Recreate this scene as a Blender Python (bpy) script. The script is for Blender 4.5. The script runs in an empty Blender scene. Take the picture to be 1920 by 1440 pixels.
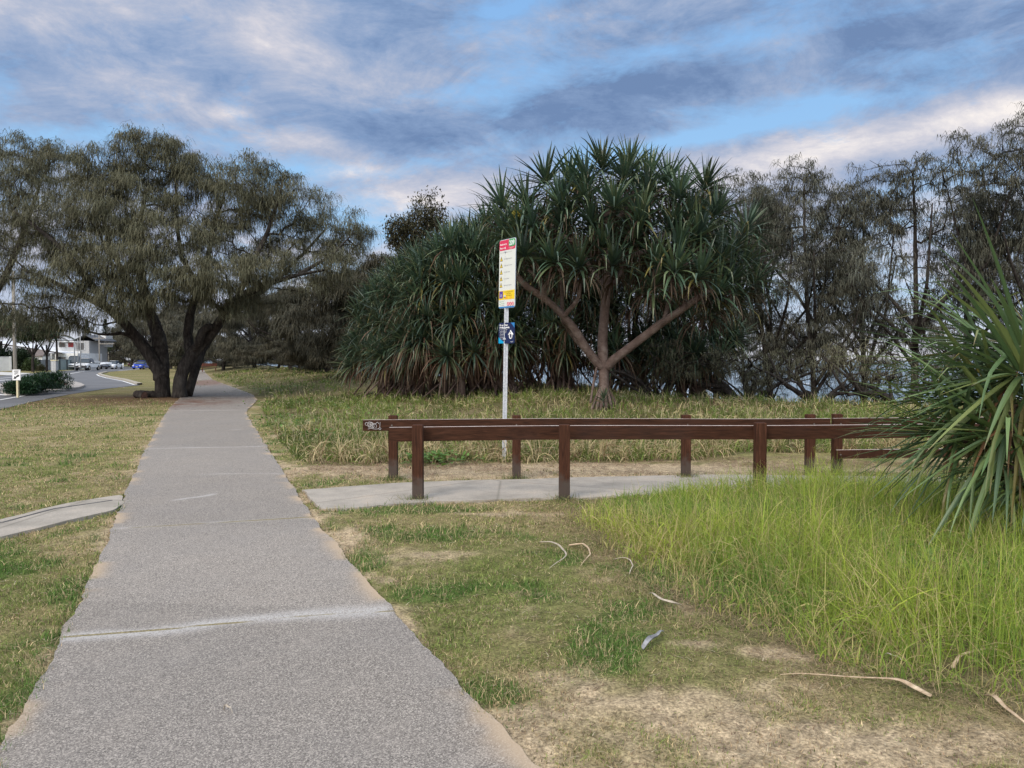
import bpy, math, random
import numpy as np
from mathutils import Vector, Matrix
R = math.radians
SC = bpy.context.scene
COL = SC.collection
rng = np.random.default_rng(7)
random.seed(7)

# ------------------------------------------------------------------ camera
EYE = 1.6
PITCH = math.atan(45 / 1442.0)
cam_d = bpy.data.cameras.new('camera')
cam = bpy.data.objects.new('camera', cam_d)
COL.objects.link(cam)
cam_d.sensor_width = 36.0
cam_d.lens = 1442.0 / 1920 * 36
cam_d.clip_start = 0.05
cam_d.clip_end = 20000
cam.location = (0, 0, EYE)
cam.rotation_euler = (R(90) - PITCH, 0, 0)
SC.camera = cam

# ------------------------------------------------------------------ light, exposure
SUN_EL, SUN_AZ = 42.0, 215.0      # azimuth clockwise from +Y (view direction): behind, to the left
SC.view_settings.view_transform = 'Standard'
SC.view_settings.look = 'None'
SC.view_settings.gamma = 1.0
SC.view_settings.exposure = 0.8
ld = bpy.data.lights.new('sun', 'SUN')
ld.energy = 1.5
ld.angle = R(30)
ld.color = (1.0, 0.87, 0.72)
sun = bpy.data.objects.new('sun', ld)
COL.objects.link(sun)
az, el = R(SUN_AZ), R(SUN_EL)
sdir = Vector((math.sin(az) * math.cos(el), math.cos(az) * math.cos(el), math.sin(el)))
sun.rotation_euler = (-sdir).to_track_quat('-Z', 'Y').to_euler()
sun.location = (0, -20, 30)

def px_dir(px, py):
    x = (px - 960) / 1442.0
    y = -(py - 720) / 1442.0
    c, s = math.cos(PITCH), math.sin(PITCH)
    v = Vector((x, c + y * s, -s + y * c))
    return v

W = bpy.data.worlds.new('World')
SC.world = W
W.use_nodes = True
W.cycles.sampling_method = 'MANUAL'; W.cycles.sample_map_resolution = 256
nt = W.node_tree
nt.nodes.clear()
N, L = nt.nodes.new, nt.links.new
out = N('ShaderNodeOutputWorld'); bg = N('ShaderNodeBackground')
bg.inputs['Strength'].default_value = 0.1
L(bg.outputs[0], out.inputs[0])
sky = N('ShaderNodeTexSky'); sky.sky_type = 'NISHITA'; sky.sun_disc = False
sky.sun_elevation = el; sky.sun_rotation = az
tc = N('ShaderNodeTexCoord')
sep = N('ShaderNodeSeparateXYZ'); L(tc.outputs['Generated'], sep.inputs[0])

def M(op, a, b=None, c=None, clamp=False):
    m = N('ShaderNodeMath'); m.operation = op; m.use_clamp = clamp
    for i, v in enumerate((a, b, c)):
        if v is None: continue
        if isinstance(v, (int, float)): m.inputs[i].default_value = v
        else: L(v, m.inputs[i])
    return m.outputs[0]
def RAMP(f, stops, interp='LINEAR'):
    r = N('ShaderNodeValToRGB'); r.color_ramp.interpolation = interp
    e = r.color_ramp.elements
    while len(e) < len(stops): e.new(0.5)
    for i, (p, c) in enumerate(stops):
        e[i].position = p
        e[i].color = (c, c, c, 1) if isinstance(c, (int, float)) else (*c, 1)
    L(f, r.inputs[0]); return r.outputs[0]
def MIX(f, a, b, mode='MIX'):
    m = N('ShaderNodeMix'); m.data_type = 'RGBA'; m.blend_type = mode
    for s, v in (('Factor', f), ('A', a), ('B', b)):
        i = [q for q in m.inputs if q.name == s and (q.type == 'RGBA' if s != 'Factor' else q.type == 'VALUE')][0]
        if isinstance(v, (int, float)): i.default_value = v
        elif isinstance(v, tuple): i.default_value = (*v, 1)
        else: L(v, i)
    return [q for q in m.outputs if q.type == 'RGBA'][0]
def NOISE(vec, scale, detail=6, rough=0.55, dist=0.0):
    n = N('ShaderNodeTexNoise'); n.inputs['Scale'].default_value = scale
    n.inputs['Detail'].default_value = detail; n.inputs['Roughness'].default_value = rough
    n.inputs['Distortion'].default_value = dist
    L(vec, n.inputs['Vector']); return n.outputs['Fac']

zc = M('MAXIMUM', sep.outputs['Z'], 0.0)
den = M('ADD', zc, 0.14)
cx = M('DIVIDE', sep.outputs['X'], den); cy = M('DIVIDE', sep.outputs['Y'], den)
# cloud streets run slightly across the view
ca, sa = math.cos(R(-14)), math.sin(R(-14))
ux = M('SUBTRACT', M('MULTIPLY', cx, ca), M('MULTIPLY', cy, sa))
uy = M('ADD', M('MULTIPLY', cx, sa), M('MULTIPLY', cy, ca))
cmb = N('ShaderNodeCombineXYZ'); L(M('MULTIPLY', ux, 0.62), cmb.inputs[0]); L(M('MULTIPLY', uy, 1.0), cmb.inputs[1]); cmb.inputs[2].default_value = 3.7
cmb2 = N('ShaderNodeCombineXYZ'); L(ux, cmb2.inputs[0]); L(M('MULTIPLY', uy, 1.25), cmb2.inputs[1]); cmb2.inputs[2].default_value = 9.1
def blob(px, py, sx, sy, rot=0.0):
    """gaussian lobe of cloud weather round one direction of the sky"""
    d = px_dir(px, py).normalized()
    rt = Vector((1, 0, 0)); rt = (rt - d * rt.dot(d)).normalized(); up = rt.cross(d)
    a = R(rot); e1 = rt * math.cos(a) + up * math.sin(a); e2 = -rt * math.sin(a) + up * math.cos(a)
    def dot(v):
        m = N('ShaderNodeVectorMath'); m.operation = 'DOT_PRODUCT'; L(tc.outputs['Generated'], m.inputs[0]); m.inputs[1].default_value = v
        return m.outputs['Value']
    a1 = M('DIVIDE', M('SUBTRACT', dot(e1), 0), sx / 1442.0); a2 = M('DIVIDE', dot(e2), sy / 1442.0)
    g = M('ADD', M('MULTIPLY', a1, a1), M('MULTIPLY', a2, a2))
    g = M('MULTIPLY', g, -1.0)
    g = M('EXPONENT', g)
    front = M('GREATER_THAN', dot(d), 0.0)
    return M('MULTIPLY', g, front)
cmb3 = N('ShaderNodeCombineXYZ'); L(sep.outputs['X'], cmb3.inputs[0]); L(sep.outputs['Y'], cmb3.inputs[1]); L(M('MULTIPLY', sep.outputs['Z'], 2.3), cmb3.inputs[2])
big = NOISE(cmb.outputs[0], 0.9, 6, 0.5, 0.0)
fine = NOISE(cmb3.outputs[0], 8.5, 7, 0.68, 0.4)
vf = NOISE(cmb3.outputs[0], 26.0, 5, 0.65, 0.3)
cov = M('ADD', M('ADD', M('MULTIPLY', big, 0.36), M('MULTIPLY', fine, 0.44)), M('MULTIPLY', vf, 0.20))      # ~0.5
for (bx, by, sx, sy, rt, k) in [
    (960, 15, 130, 32, 20, -0.16), (905, 180, 110, 34, 10, -0.10), (985, 120, 130, 40, 25, -0.07), (1290, 262, 230, 17, 11, -0.20), (850, 60, 60, 30, 0, -0.04),
    (1560, 188, 140, 16, 6, -0.09), (1830, 90, 120, 22, 8, -0.10), (450, 320, 200, 16, 2, -0.08), (70, 255, 200, 16, 0, -0.10),
    (700, 420, 130, 60, 0, -0.15), (450, 200, 90, 30, 0, -0.05), (1330, 70, 200, 24, 12, -0.06), (1750, 470, 300, 80, 0, -0.07), (720, 300, 140, 22, 8, -0.05),
    (300, 120, 380, 160, 0, 0.07), (1250, 180, 420, 50, 8, 0.09), (1700, 60, 260, 60, 0, 0.03), (1480, 60, 200, 12, 10, -0.06), (1130, 110, 140, 14, 14, -0.05), (640, 250, 160, 18, -4, -0.08), (660, 150, 160, 120, -30, 0.08),
    (1650, 275, 420, 42, 12, 0.16), (820, 370, 150, 42, 6, 0.10), (620, 270, 130, 30, 0, 0.08)]:
    cov = M('ADD', cov, M('MULTIPLY', blob(bx, by, sx, sy, rt), k))
mask = RAMP(cov, [(0.35, 0.0), (0.44, 0.5), (0.52, 1.0)])
# thick cores are slate grey, thin rims and sunlit puffs are pinkish white
lit = NOISE(cmb3.outputs[0], 6.0, 8, 0.70, 0.5)
litsum = M('ADD', M('MULTIPLY', lit, 0.70), M('MULTIPLY', vf, 0.30))
for (bx, by, sx, sy, rt, k) in [
    (520, 85, 95, 55, -25, 0.27), (20, 30, 130, 50, 0, 0.16), (250, 10, 110, 35, 0, 0.12), (560, 15, 110, 30, 0, 0.15), (1640, 262, 330, 34, 12, 0.40),
    (320, 180, 60, 24, 0, 0.16), (425, 213, 40, 14, 0, 0.24), (270, 130, 120, 30, 10, 0.08), (580, 270, 120, 26, -8, 0.24), (820, 370, 150, 36, 5, 0.28),
    (1060, 40, 200, 24, 10, 0.10), (650, 320, 80, 14, 0, 0.24), (640, 520, 160, 60, 0, 0.3), (1500, 470, 600, 120, 0, 0.26), (130, 460, 300, 130, 0, 0.2), (1905, 195, 100, 30, 0, 0.16),
    (720, 160, 200, 50, -20, 0.06), (1250, 150, 300, 50, 6, -0.10), (1700, 60, 260, 70, 0, -0.12), (800, 250, 250, 40, 6, -0.10), (700, 30, 160, 60, 0, -0.06), (960, 230, 260, 40, 10, -0.05)]:
    litsum = M('ADD', litsum, M('MULTIPLY', blob(bx, by, sx, sy, rt), k))
rimg = RAMP(cov, [(0.45, 0.05), (0.70, -0.0)])
litf = RAMP(M('ADD', litsum, rimg), [(0.37, (.165, .26, .46)), (0.48, (.235, .345, .56)), (0.58, (.33, .425, .62)), (0.69, (.47, .52, .66)), (0.81, (.66, .655, .73)), (0.95, (.96, .90, .87))])
K = 10.0 / (2 ** 0.8)
ccol = MIX(1.0, litf, (K, K, K), 'MULTIPLY')
# clear sky: Nishita, deepened upward
gapc = MIX(RAMP(sep.outputs['Z'], [(0.0, 0.0), (0.6, 1.0)]), tuple(K * v for v in (0.40, 0.68, 0.95)), tuple(K * v for v in (0.20, 0.42, 0.83)))
skyc = MIX(0.9, sky.outputs[0], gapc)
col = MIX(mask, skyc, ccol)
# low haze brightening toward the horizon
hz = RAMP(sep.outputs['Z'], [(0.0, 0.7), (0.13, 0.0)])
col = MIX(hz, col, tuple(K * v for v in (0.68, 0.76, 0.90)))
lowc = RAMP(sep.outputs['Z'], [(0.0, 0.6), (0.07, 0.0)])
col = MIX(lowc, col, tuple(K * v for v in (0.86, 0.80, 0.78)))
# sky behind the camera and overhead: added brightness and warmth, to light the ground
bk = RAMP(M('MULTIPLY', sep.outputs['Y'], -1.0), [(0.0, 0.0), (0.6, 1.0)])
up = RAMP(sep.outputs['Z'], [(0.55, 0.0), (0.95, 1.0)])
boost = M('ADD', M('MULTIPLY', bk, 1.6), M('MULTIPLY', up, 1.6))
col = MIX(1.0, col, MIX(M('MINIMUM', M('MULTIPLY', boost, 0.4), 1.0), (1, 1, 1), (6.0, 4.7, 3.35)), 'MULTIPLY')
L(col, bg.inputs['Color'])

# ------------------------------------------------------------------ helpers
def G(px, py, z=0.0):
    """point on the plane z under a place seen in the photograph"""
    v = px_dir(px, py)
    t = (z - EYE) / v.z
    return np.array([v.x * t, v.y * t, z])
def P(px, py, d):
    """point at forward distance d"""
    v = px_dir(px, py)
    t = d / v.y
    return np.array([v.x * t, d, EYE + v.z * t])

def sstep(a, b, x):
    t = np.clip((np.asarray(x, float) - a) / (b - a), 0, 1)
    return t * t * (3 - 2 * t)
_ht = np.random.default_rng(3).random((256, 256))
def vnoise(x, y, s=0):
    x = np.asarray(x, float) + s * 17.3; y = np.asarray(y, float) + s * 9.7
    xi = np.floor(x).astype(int); yi = np.floor(y).astype(int)
    fx = x - xi; fy = y - yi
    fx = fx * fx * (3 - 2 * fx); fy = fy * fy * (3 - 2 * fy)
    a = _ht[xi & 255, yi & 255]; b = _ht[(xi + 1) & 255, yi & 255]
    c = _ht[xi & 255, (yi + 1) & 255]; d = _ht[(xi + 1) & 255, (yi + 1) & 255]
    return (a * (1 - fx) + b * fx) * (1 - fy) + (c * (1 - fx) + d * fx) * fy
def fbm(x, y, s=0, o=4):
    r = 0; a = 0.5; t = 0
    for i in range(o):
        r = r + a * vnoise(np.asarray(x) * 2 ** i, np.asarray(y) * 2 ** i, s + i * 5); t += a; a *= 0.55
    return r / t

RIDGE = np.array([(400, -200), (60, 7), (20, 17.5), (8.5, 20.5), (2.9, 23.5), (-1.5, 34), (-15, 60), (-40, 115), (-190, 380), (-900, 1500)], float)
RH = np.array([0.5, 0.5, 0.35, 0.33, 0.47, 0.62, 0.78, 0.85, 0.9, 0.9])
def ridge(x, y):
    x = np.asarray(x, float); y = np.asarray(y, float)
    best = np.full(x.shape, 1e9); sg = np.zeros(x.shape); hh = np.zeros(x.shape)
    for i in range(len(RIDGE) - 1):
        a = RIDGE[i]; b = RIDGE[i + 1]; d = b - a; l2 = d @ d
        t = np.clip(((x - a[0]) * d[0] + (y - a[1]) * d[1]) / l2, 0, 1)
        qx = a[0] + t * d[0] - x; qy = a[1] + t * d[1] - y
        dd = np.hypot(qx, qy)
        cr = d[0] * (y - a[1]) - d[1] * (x - a[0])      # >0 left of the walk = landward
        m = dd < best
        best = np.where(m, dd, best); sg = np.where(m, np.sign(cr), sg); hh = np.where(m, RH[i] + t * (RH[i + 1] - RH[i]), hh)
    return -best * sg, hh
def H(x, y):
    s, h = ridge(x, y)
    land = h * sstep(-9.5, -1.0, s)
    sea_ = -7.5 * sstep(1.5, 26, s)
    return land + sea_
def Hs(x, y): return float(H(np.array([x]), np.array([y]))[0])

def mesh_from(name, V, faces, mats, smooth=False, col=None, midx=None, attrs=None):
    """faces: list of (n,3) or (n,4) int arrays"""
    me = bpy.data.meshes.new(name)
    V = np.ascontiguousarray(V, dtype=np.float32)
    fs = [np.asarray(f, dtype=np.int32) for f in faces if len(f)]
    nl = sum(f.size for f in fs); npoly = sum(len(f) for f in fs)
    me.vertices.add(len(V)); me.vertices.foreach_set('co', V.ravel())
    me.loops.add(nl); me.loops.foreach_set('vertex_index', np.concatenate([f.ravel() for f in fs]))
    me.polygons.add(npoly)
    tot = np.concatenate([np.full(len(f), f.shape[1], np.int32) for f in fs])
    st = np.concatenate([[0], np.cumsum(tot)[:-1]]).astype(np.int32)
    me.polygons.foreach_set('loop_start', st); me.polygons.foreach_set('loop_total', tot)
    if midx is not None: me.polygons.foreach_set('material_index', np.asarray(midx, np.int32))
    me.polygons.foreach_set('use_smooth', np.full(npoly, bool(smooth)))
    if col is not None:
        a = me.color_attributes.new('col', 'FLOAT_COLOR', 'POINT')
        c = np.ones((len(V), 4), np.float32); c[:, :3] = col
        a.data.foreach_set('color', c.ravel())
    for k, v in (attrs or {}).items():
        a = me.attributes.new(k, 'FLOAT', 'POINT'); a.data.foreach_set('value', np.asarray(v, np.float32))
    for m in (mats if isinstance(mats, (list, tuple)) else [mats]): me.materials.append(m)
    me.update(calc_edges=True); me.validate()
    return me
def link(name, me, parent=None, loc=None):
    o = bpy.data.objects.new(name, me); COL.objects.link(o)
    if parent is not None: o.parent = parent
    if loc is not None: o.location = loc
    return o
def tag(o, label=None, cat=None, group=None, kind=None):
    if label: o['label'] = label
    if cat: o['category'] = cat
    if group: o['group'] = group
    if kind: o['kind'] = kind
    return o
def thing(name, label, cat, loc=(0, 0, 0), rz=0.0, group=None):
    o = bpy.data.objects.new(name, None); COL.objects.link(o)
    o.empty_display_size = 0.2
    o.location = tuple(float(v) for v in loc); o.rotation_euler = (0, 0, rz)
    return tag(o, label, cat, group)

class MB:
    def __init__(s): s.V = []; s.F = []; s.C = []; s.n = 0; s.M = []
    def add(s, V, faces, col=None, mi=0):
        V = np.asarray(V, float)
        for f in faces:
            f = np.asarray(f)
            if len(f): s.F.append(f + s.n); s.M.append(np.full(len(f), mi))
        s.V.append(V); s.n += len(V)
        if col is None: col = (1, 1, 1)
        s.C.append(np.broadcast_to(np.asarray(col, float), (len(V), 3)))
    def box(s, c, sz, rz=0, col=None, mi=0, rot=None, bev=0.0):
        hx, hy, hz = [v / 2 for v in sz]
        b = min(bev, hx * .9, hy * .9, hz * .9)
        if b <= 0:
            v = np.array([(x, y, z) for z in (-hz, hz) for x, y in ((-hx, -hy), (hx, -hy), (hx, hy), (-hx, hy))])
            f = [[(0, 3, 2, 1), (4, 5, 6, 7), (0, 1, 5, 4), (1, 2, 6, 5), (2, 3, 7, 6), (3, 0, 4, 7)]]
        else:
            rings = []
            for z, k in ((-hz, b), (-hz + b, 0), (hz - b, 0), (hz, b)):
                X, Y = hx - k, hy - k
                q = b * 0.5 if k == 0 else b * 0.3
                rings += [(-X + q, -Y, z), (X - q, -Y, z), (X, -Y + q, z), (X, Y - q, z), (X - q, Y, z), (-X + q, Y, z), (-X, Y - q, z), (-X, -Y + q, z)]
            v = np.array(rings); qf = []
            for r in range(3):
                for k in range(8):
                    a = r * 8 + k; e = r * 8 + (k + 1) % 8
                    qf.append((a, e, e + 8, a + 8))
            # caps as fans of quads/tris
            qf += [(0, 5, 4, 1), (24, 25, 28, 29)]
            qf += [(0, 7, 6, 5), (1, 4, 3, 2), (24, 29, 30, 31), (25, 26, 27, 28)]
            f = [qf]
        if rot is not None: v = v @ np.array(rot).T
        c_, s_ = math.cos(rz), math.sin(rz)
        v = np.stack([v[:, 0] * c_ - v[:, 1] * s_, v[:, 0] * s_ + v[:, 1] * c_, v[:, 2]], 1) + np.asarray(c, float)
        s.add(v, f, col, mi)
    def tube(s, pts, rad, n=8, col=None, mi=0, cap=True, wob=0.0, seed=0):
        pts = np.asarray(pts, float); m = len(pts)
        rad = np.broadcast_to(np.asarray(rad, float), (m,))
        T = np.gradient(pts, axis=0); T /= np.linalg.norm(T, axis=1)[:, None] + 1e-9
        u = np.cross(T[0], (0, 0, 1) if abs(T[0][2]) < .9 else (1, 0, 0)); u /= np.linalg.norm(u)
        a = np.linspace(0, 2 * np.pi, n, endpoint=False)
        rs = np.random.default_rng(seed)
        ph = rs.random(3) * 6.28
        vs = []
        for i in range(m):
            u = u - T[i] * (u @ T[i]); u /= np.linalg.norm(u); w = np.cross(T[i], u)
            r = rad[i]
            if wob: r = r * (1 + wob * (np.sin(2 * a + ph[0] + i * .5) * .5 + np.sin(3 * a + ph[1] - i * .35) * .5) + wob * .6 * (rs.random(n) - .5))
            else: r = np.full(n, r)
            vs.append(pts[i] + (np.cos(a) * r)[:, None] * u + (np.sin(a) * r)[:, None] * w)
        V = np.concatenate(vs)
        i = np.arange(m - 1)[:, None] * n; k = np.arange(n)[None, :]; k2 = (k + 1) % n
        q = np.stack([i + k, i + k2, i + n + k2, i + n + k], -1).reshape(-1, 4)
        fs = [q]
        if cap:
            V = np.concatenate([V, pts[:1], pts[-1:]])
            b0 = m * n; kk = np.arange(n)
            fs.append(np.stack([(kk + 1) % n, kk, np.full(n, b0)], -1))
            fs.append(np.stack([(m - 1) * n + kk, (m - 1) * n + (kk + 1) % n, np.full(n, b0 + 1)], -1))
        s.add(V, fs, col, mi)
    def poly(s, pts, z0, z1, col=None, mi=0):
        """prism of a convex-ish outline, top face as an n-gon fan round the centroid"""
        p = np.asarray(pts, float); n = len(p); c = p.mean(0)
        V = np.concatenate([np.c_[p, np.full(n, z0)], np.c_[p, np.full(n, z1)], [[c[0], c[1], z1]]])
        k = np.arange(n); k2 = (k + 1) % n
        s.add(V, [np.stack([k, k2, k2 + n, k + n], -1), np.stack([k + n, k2 + n, np.full(n, 2 * n)], -1)], col, mi)
    def build(s, name, mats, parent=None, smooth=False, loc=None):
        me = mesh_from(name, np.concatenate(s.V), s.F, mats, smooth, np.concatenate(s.C), np.concatenate(s.M))
        return link(name, me, parent, loc)

def edge_prisms(A, B, ra, rb, n=4):
    """tapered n-sided twigs from A to B, vectorised"""
    D = B - A; D /= np.linalg.norm(D, axis=1)[:, None] + 1e-9
    ref = np.where(np.abs(D[:, 2:3]) < .9, [[0, 0, 1.]], [[1., 0, 0]])
    U = np.cross(D, ref); U /= np.linalg.norm(U, axis=1)[:, None]; Wv = np.cross(D, U)
    a = np.linspace(0, 2 * np.pi, n, endpoint=False)
    ring = np.cos(a)[None, :, None] * U[:, None] + np.sin(a)[None, :, None] * Wv[:, None]
    V = np.concatenate([A[:, None] + ring * ra[:, None, None], B[:, None] + ring * rb[:, None, None]], 1).reshape(-1, 3)
    e = np.arange(len(A))[:, None] * 2 * n; k = np.arange(n)[None]; k2 = (k + 1) % n
    q = np.stack([e + k, e + k2, e + n + k2, e + n + k], -1).reshape(-1, 4)
    return V, q

def strips(P0, D, L_, W_, droop, nseg=3, prof=None, fold=0.0, side=None, kink=None, seed=1, twist=0.0):
    """ribbons that start at P0 along D and sag; returns V, quads and (strip, t) per vertex"""
    r = np.random.default_rng(seed); n = len(P0)
    P0 = np.asarray(P0, float); D = np.asarray(D, float); D = D / (np.linalg.norm(D, axis=1)[:, None] + 1e-9)
    L_ = np.broadcast_to(L_, (n,)).astype(float); W_ = np.broadcast_to(W_, (n,)).astype(float); droop = np.broadcast_to(droop, (n,)).astype(float)
    if prof is None: prof = np.linspace(1, 0.08, nseg + 1)
    if side is None:
        rr = r.normal(size=(n, 3)); rr[:, 2] *= 0.3
        horiz = np.cross(D, [0, 0, 1.])
        hl = np.linalg.norm(horiz, axis=1)[:, None]
        side = np.where(hl > 0.25, horiz + rr * 0.25, rr)
    side = side - D * np.sum(side * D, 1)[:, None]; side /= np.linalg.norm(side, axis=1)[:, None] + 1e-9
    p = P0.copy(); d = D.copy(); cols = 3 if fold else 2
    V = np.zeros((n, nseg + 1, cols, 3))
    for i in range(nseg + 1):
        hw = (W_ * prof[i] * 0.5)[:, None]
        if fold:
            nm = np.cross(side, d)
            V[:, i, 0] = p - side * hw + nm * hw * fold; V[:, i, 1] = p; V[:, i, 2] = p + side * hw + nm * hw * fold
        else:
            V[:, i, 0] = p - side * hw; V[:, i, 1] = p + side * hw
        if i < nseg:
            p = p + d * (L_ / nseg)[:, None]
            g = droop / nseg
            if kink is not None:
                kk = (i + 1) / nseg
                g = np.where(kk >= kink, droop * 0.9, droop * 0.12)
            d = d.copy(); d[:, 2] -= g; d /= np.linalg.norm(d, axis=1)[:, None] + 1e-9
            side = side - d * np.sum(side * d, 1)[:, None]; side /= np.linalg.norm(side, axis=1)[:, None] + 1e-9
            if twist:
                tw = np.cross(d, side); a = r.normal(0, twist, n)[:, None]
                side = side * np.cos(a) + tw * np.sin(a)
    per = (nseg + 1) * cols
    b = (np.arange(n) * per)[:, None, None]; i = (np.arange(nseg) * cols)[None, :, None]; j = np.arange(cols - 1)[None, None]
    o = b + i + j
    q = np.stack([o, o + 1, o + cols + 1, o + cols], -1).reshape(-1, 4)
    t = np.broadcast_to(np.linspace(0, 1, nseg + 1)[None, :, None], (n, nseg + 1, cols)).reshape(-1)
    idx = np.repeat(np.arange(n), per)
    return V.reshape(-1, 3), q, idx, t

# ------------------------------------------------------------------ materials
def mat(name, base=None, rough=0.8, nodes=None, spec=0.3, metal=0.0):
    m = bpy.data.materials.new(name); m.use_nodes = True
    b = m.node_tree.nodes['Principled BSDF']
    b.inputs['Roughness'].default_value = rough
    b.inputs['Specular IOR Level'].default_value = spec
    b.inputs['Metallic'].default_value = metal
    if base is not None: b.inputs['Base Color'].default_value = (*base, 1)
    if nodes: nodes(m.node_tree, b)
    return m
class NT:
    def __init__(s, nt): s.nt = nt; s.N = nt.nodes.new; s.L = nt.links.new
    def coord(s, which='Object', scale=None):
        t = s.N('ShaderNodeTexCoord')
        if scale is None: return t.outputs[which]
        mp = s.N('ShaderNodeMapping'); mp.inputs['Scale'].default_value = scale; s.L(t.outputs[which], mp.inputs[0]); return mp.outputs[0]
    def noise(s, vec, scale, detail=4, rough=.55, dist=0):
        n = s.N('ShaderNodeTexNoise'); n.inputs['Scale'].default_value = scale; n.inputs['Detail'].default_value = detail
        n.inputs['Roughness'].default_value = rough; n.inputs['Distortion'].default_value = dist; s.L(vec, n.inputs['Vector']); return n.outputs['Fac']
    def vor(s, vec, scale, out='Color'):
        n = s.N('ShaderNodeTexVoronoi'); n.inputs['Scale'].default_value = scale; s.L(vec, n.inputs['Vector']); return n.outputs[out]
    def attr(s, name, out='Color'):
        a = s.N('ShaderNodeAttribute'); a.attribute_name = name; return a.outputs[out]
    def ramp(s, f, stops, interp='LINEAR'):
        r = s.N('ShaderNodeValToRGB'); r.color_ramp.interpolation = interp; e = r.color_ramp.elements
        while len(e) < len(stops): e.new(0.5)
        for i, (p, c) in enumerate(stops):
            e[i].position = p; e[i].color = (c, c, c, 1) if isinstance(c, (int, float)) else (*c, 1)
        s.L(f, r.inputs[0]); return r.outputs[0]
    def mix(s, f, a, b, mode='MIX'):
        m = s.N('ShaderNodeMix'); m.data_type = 'RGBA'; m.blend_type = mode
        for nm, v, ty in (('Factor', f, 'VALUE'), ('A', a, 'RGBA'), ('B', b, 'RGBA')):
            i = [q for q in m.inputs if q.name == nm and q.type == ty][0]
            if isinstance(v, (int, float)): i.default_value = v
            elif isinstance(v, tuple): i.default_value = (*v, 1)
            else: s.L(v, i)
        return [q for q in m.outputs if q.type == 'RGBA'][0]
    def math(s, op, a, b=0.0):
        m = s.N('ShaderNodeMath'); m.operation = op
        for i, v in enumerate((a, b)):
            if isinstance(v, (int, float)): m.inputs[i].default_value = v
            else: s.L(v, m.inputs[i])
        return m.outputs[0]
    def bump(s, h, b, strength=.5, dist=.01):
        n = s.N('ShaderNodeBump'); n.inputs['Strength'].default_value = strength; n.inputs['Distance'].default_value = dist
        s.L(h, n.inputs['Height']); s.L(n.outputs[0], b.inputs['Normal'])

def noisy(name, c1, c2, scale=8, rough=.8, bump=.3, bd=.01, spec=.3, stretch=(1, 1, 1), metal=0.0, lo=.3, hi=.7, coord='Object'):
    def f(ntr, b):
        q = NT(ntr); v = q.coord(coord, stretch); n = q.noise(v, scale, 6, .6)
        q.L(q.ramp(n, [(lo, c1), (hi, c2)]), b.inputs['Base Color'])
        if bump: q.bump(q.noise(v, scale * 3, 5, .6), b, bump, bd)
    return mat(name, None, rough, f, spec, metal)
def leafmat(name, rough=.55, trans=.25, spec=.35):
    """colour comes with each leaf (attribute), plus a little see-through light"""
    m = bpy.data.materials.new(name); m.use_nodes = True; q = NT(m.node_tree)
    b = m.node_tree.nodes['Principled BSDF']; b.inputs['Roughness'].default_value = rough; b.inputs['Specular IOR Level'].default_value = spec
    c = q.attr('col'); q.L(c, b.inputs['Base Color'])
    if trans:
        t = q.N('ShaderNodeBsdfTranslucent'); q.L(c, t.inputs['Color'])
        mx = q.N('ShaderNodeMixShader'); mx.inputs[0].default_value = trans
        q.L(b.outputs[0], mx.inputs[1]); q.L(t.outputs[0], mx.inputs[2]); q.L(mx.outputs[0], m.node_tree.nodes['Material Output'].inputs['Surface'])
    return m
MAT = {}
MAT['grass'] = leafmat('grass', .6, .3, .2)
MAT['needle'] = leafmat('needle', .7, .2, .15)
MAT['pandan'] = leafmat('pandanus_leaf', .38, .15, .5)
MAT['leaf'] = leafmat('broad_leaf', .5, .2, .35)
def _bark(ntr, b):
    q = NT(ntr); v = q.coord('Object', (1, 1, .35)); n = q.noise(v, 9, 7, .65); n2 = q.noise(q.coord('Object'), 1.3, 3)
    c = q.ramp(n, [(.3, (.012, .010, .010)), (.52, (.038, .032, .029)), (.75, (.085, .075, .068))])
    c = q.mix(q.ramp(n2, [(.5, 0.0), (.75, .5)]), c, (.10, .092, .082)); q.L(c, b.inputs['Base Color']); q.bump(n, b, .9, .06)
MAT['bark'] = mat('bark', None, .95, _bark, .1)
def _pbark(ntr, b):
    q = NT(ntr); co = q.coord('Object'); n = q.noise(co, 5, 6, .6)
    w = q.N('ShaderNodeTexWave'); w.wave_type = 'BANDS'; w.bands_direction = 'Z'; w.inputs['Scale'].default_value = 9; w.inputs['Distortion'].default_value = 5; w.inputs['Detail'].default_value = 3; q.L(co, w.inputs['Vector'])
    c = q.ramp(n, [(.3, (.085, .055, .045)), (.5, (.15, .105, .09)), (.72, (.24, .185, .16))])
    c = q.mix(q.math('MULTIPLY', w.outputs['Fac'], .3), c, (.06, .04, .035)); q.L(c, b.inputs['Base Color']); q.bump(q.math('ADD', w.outputs['Fac'], q.noise(co, 40, 3)), b, .5, .015)
MAT['pbark'] = mat('pandanus_bark', None, .85, _pbark, .2)
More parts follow.
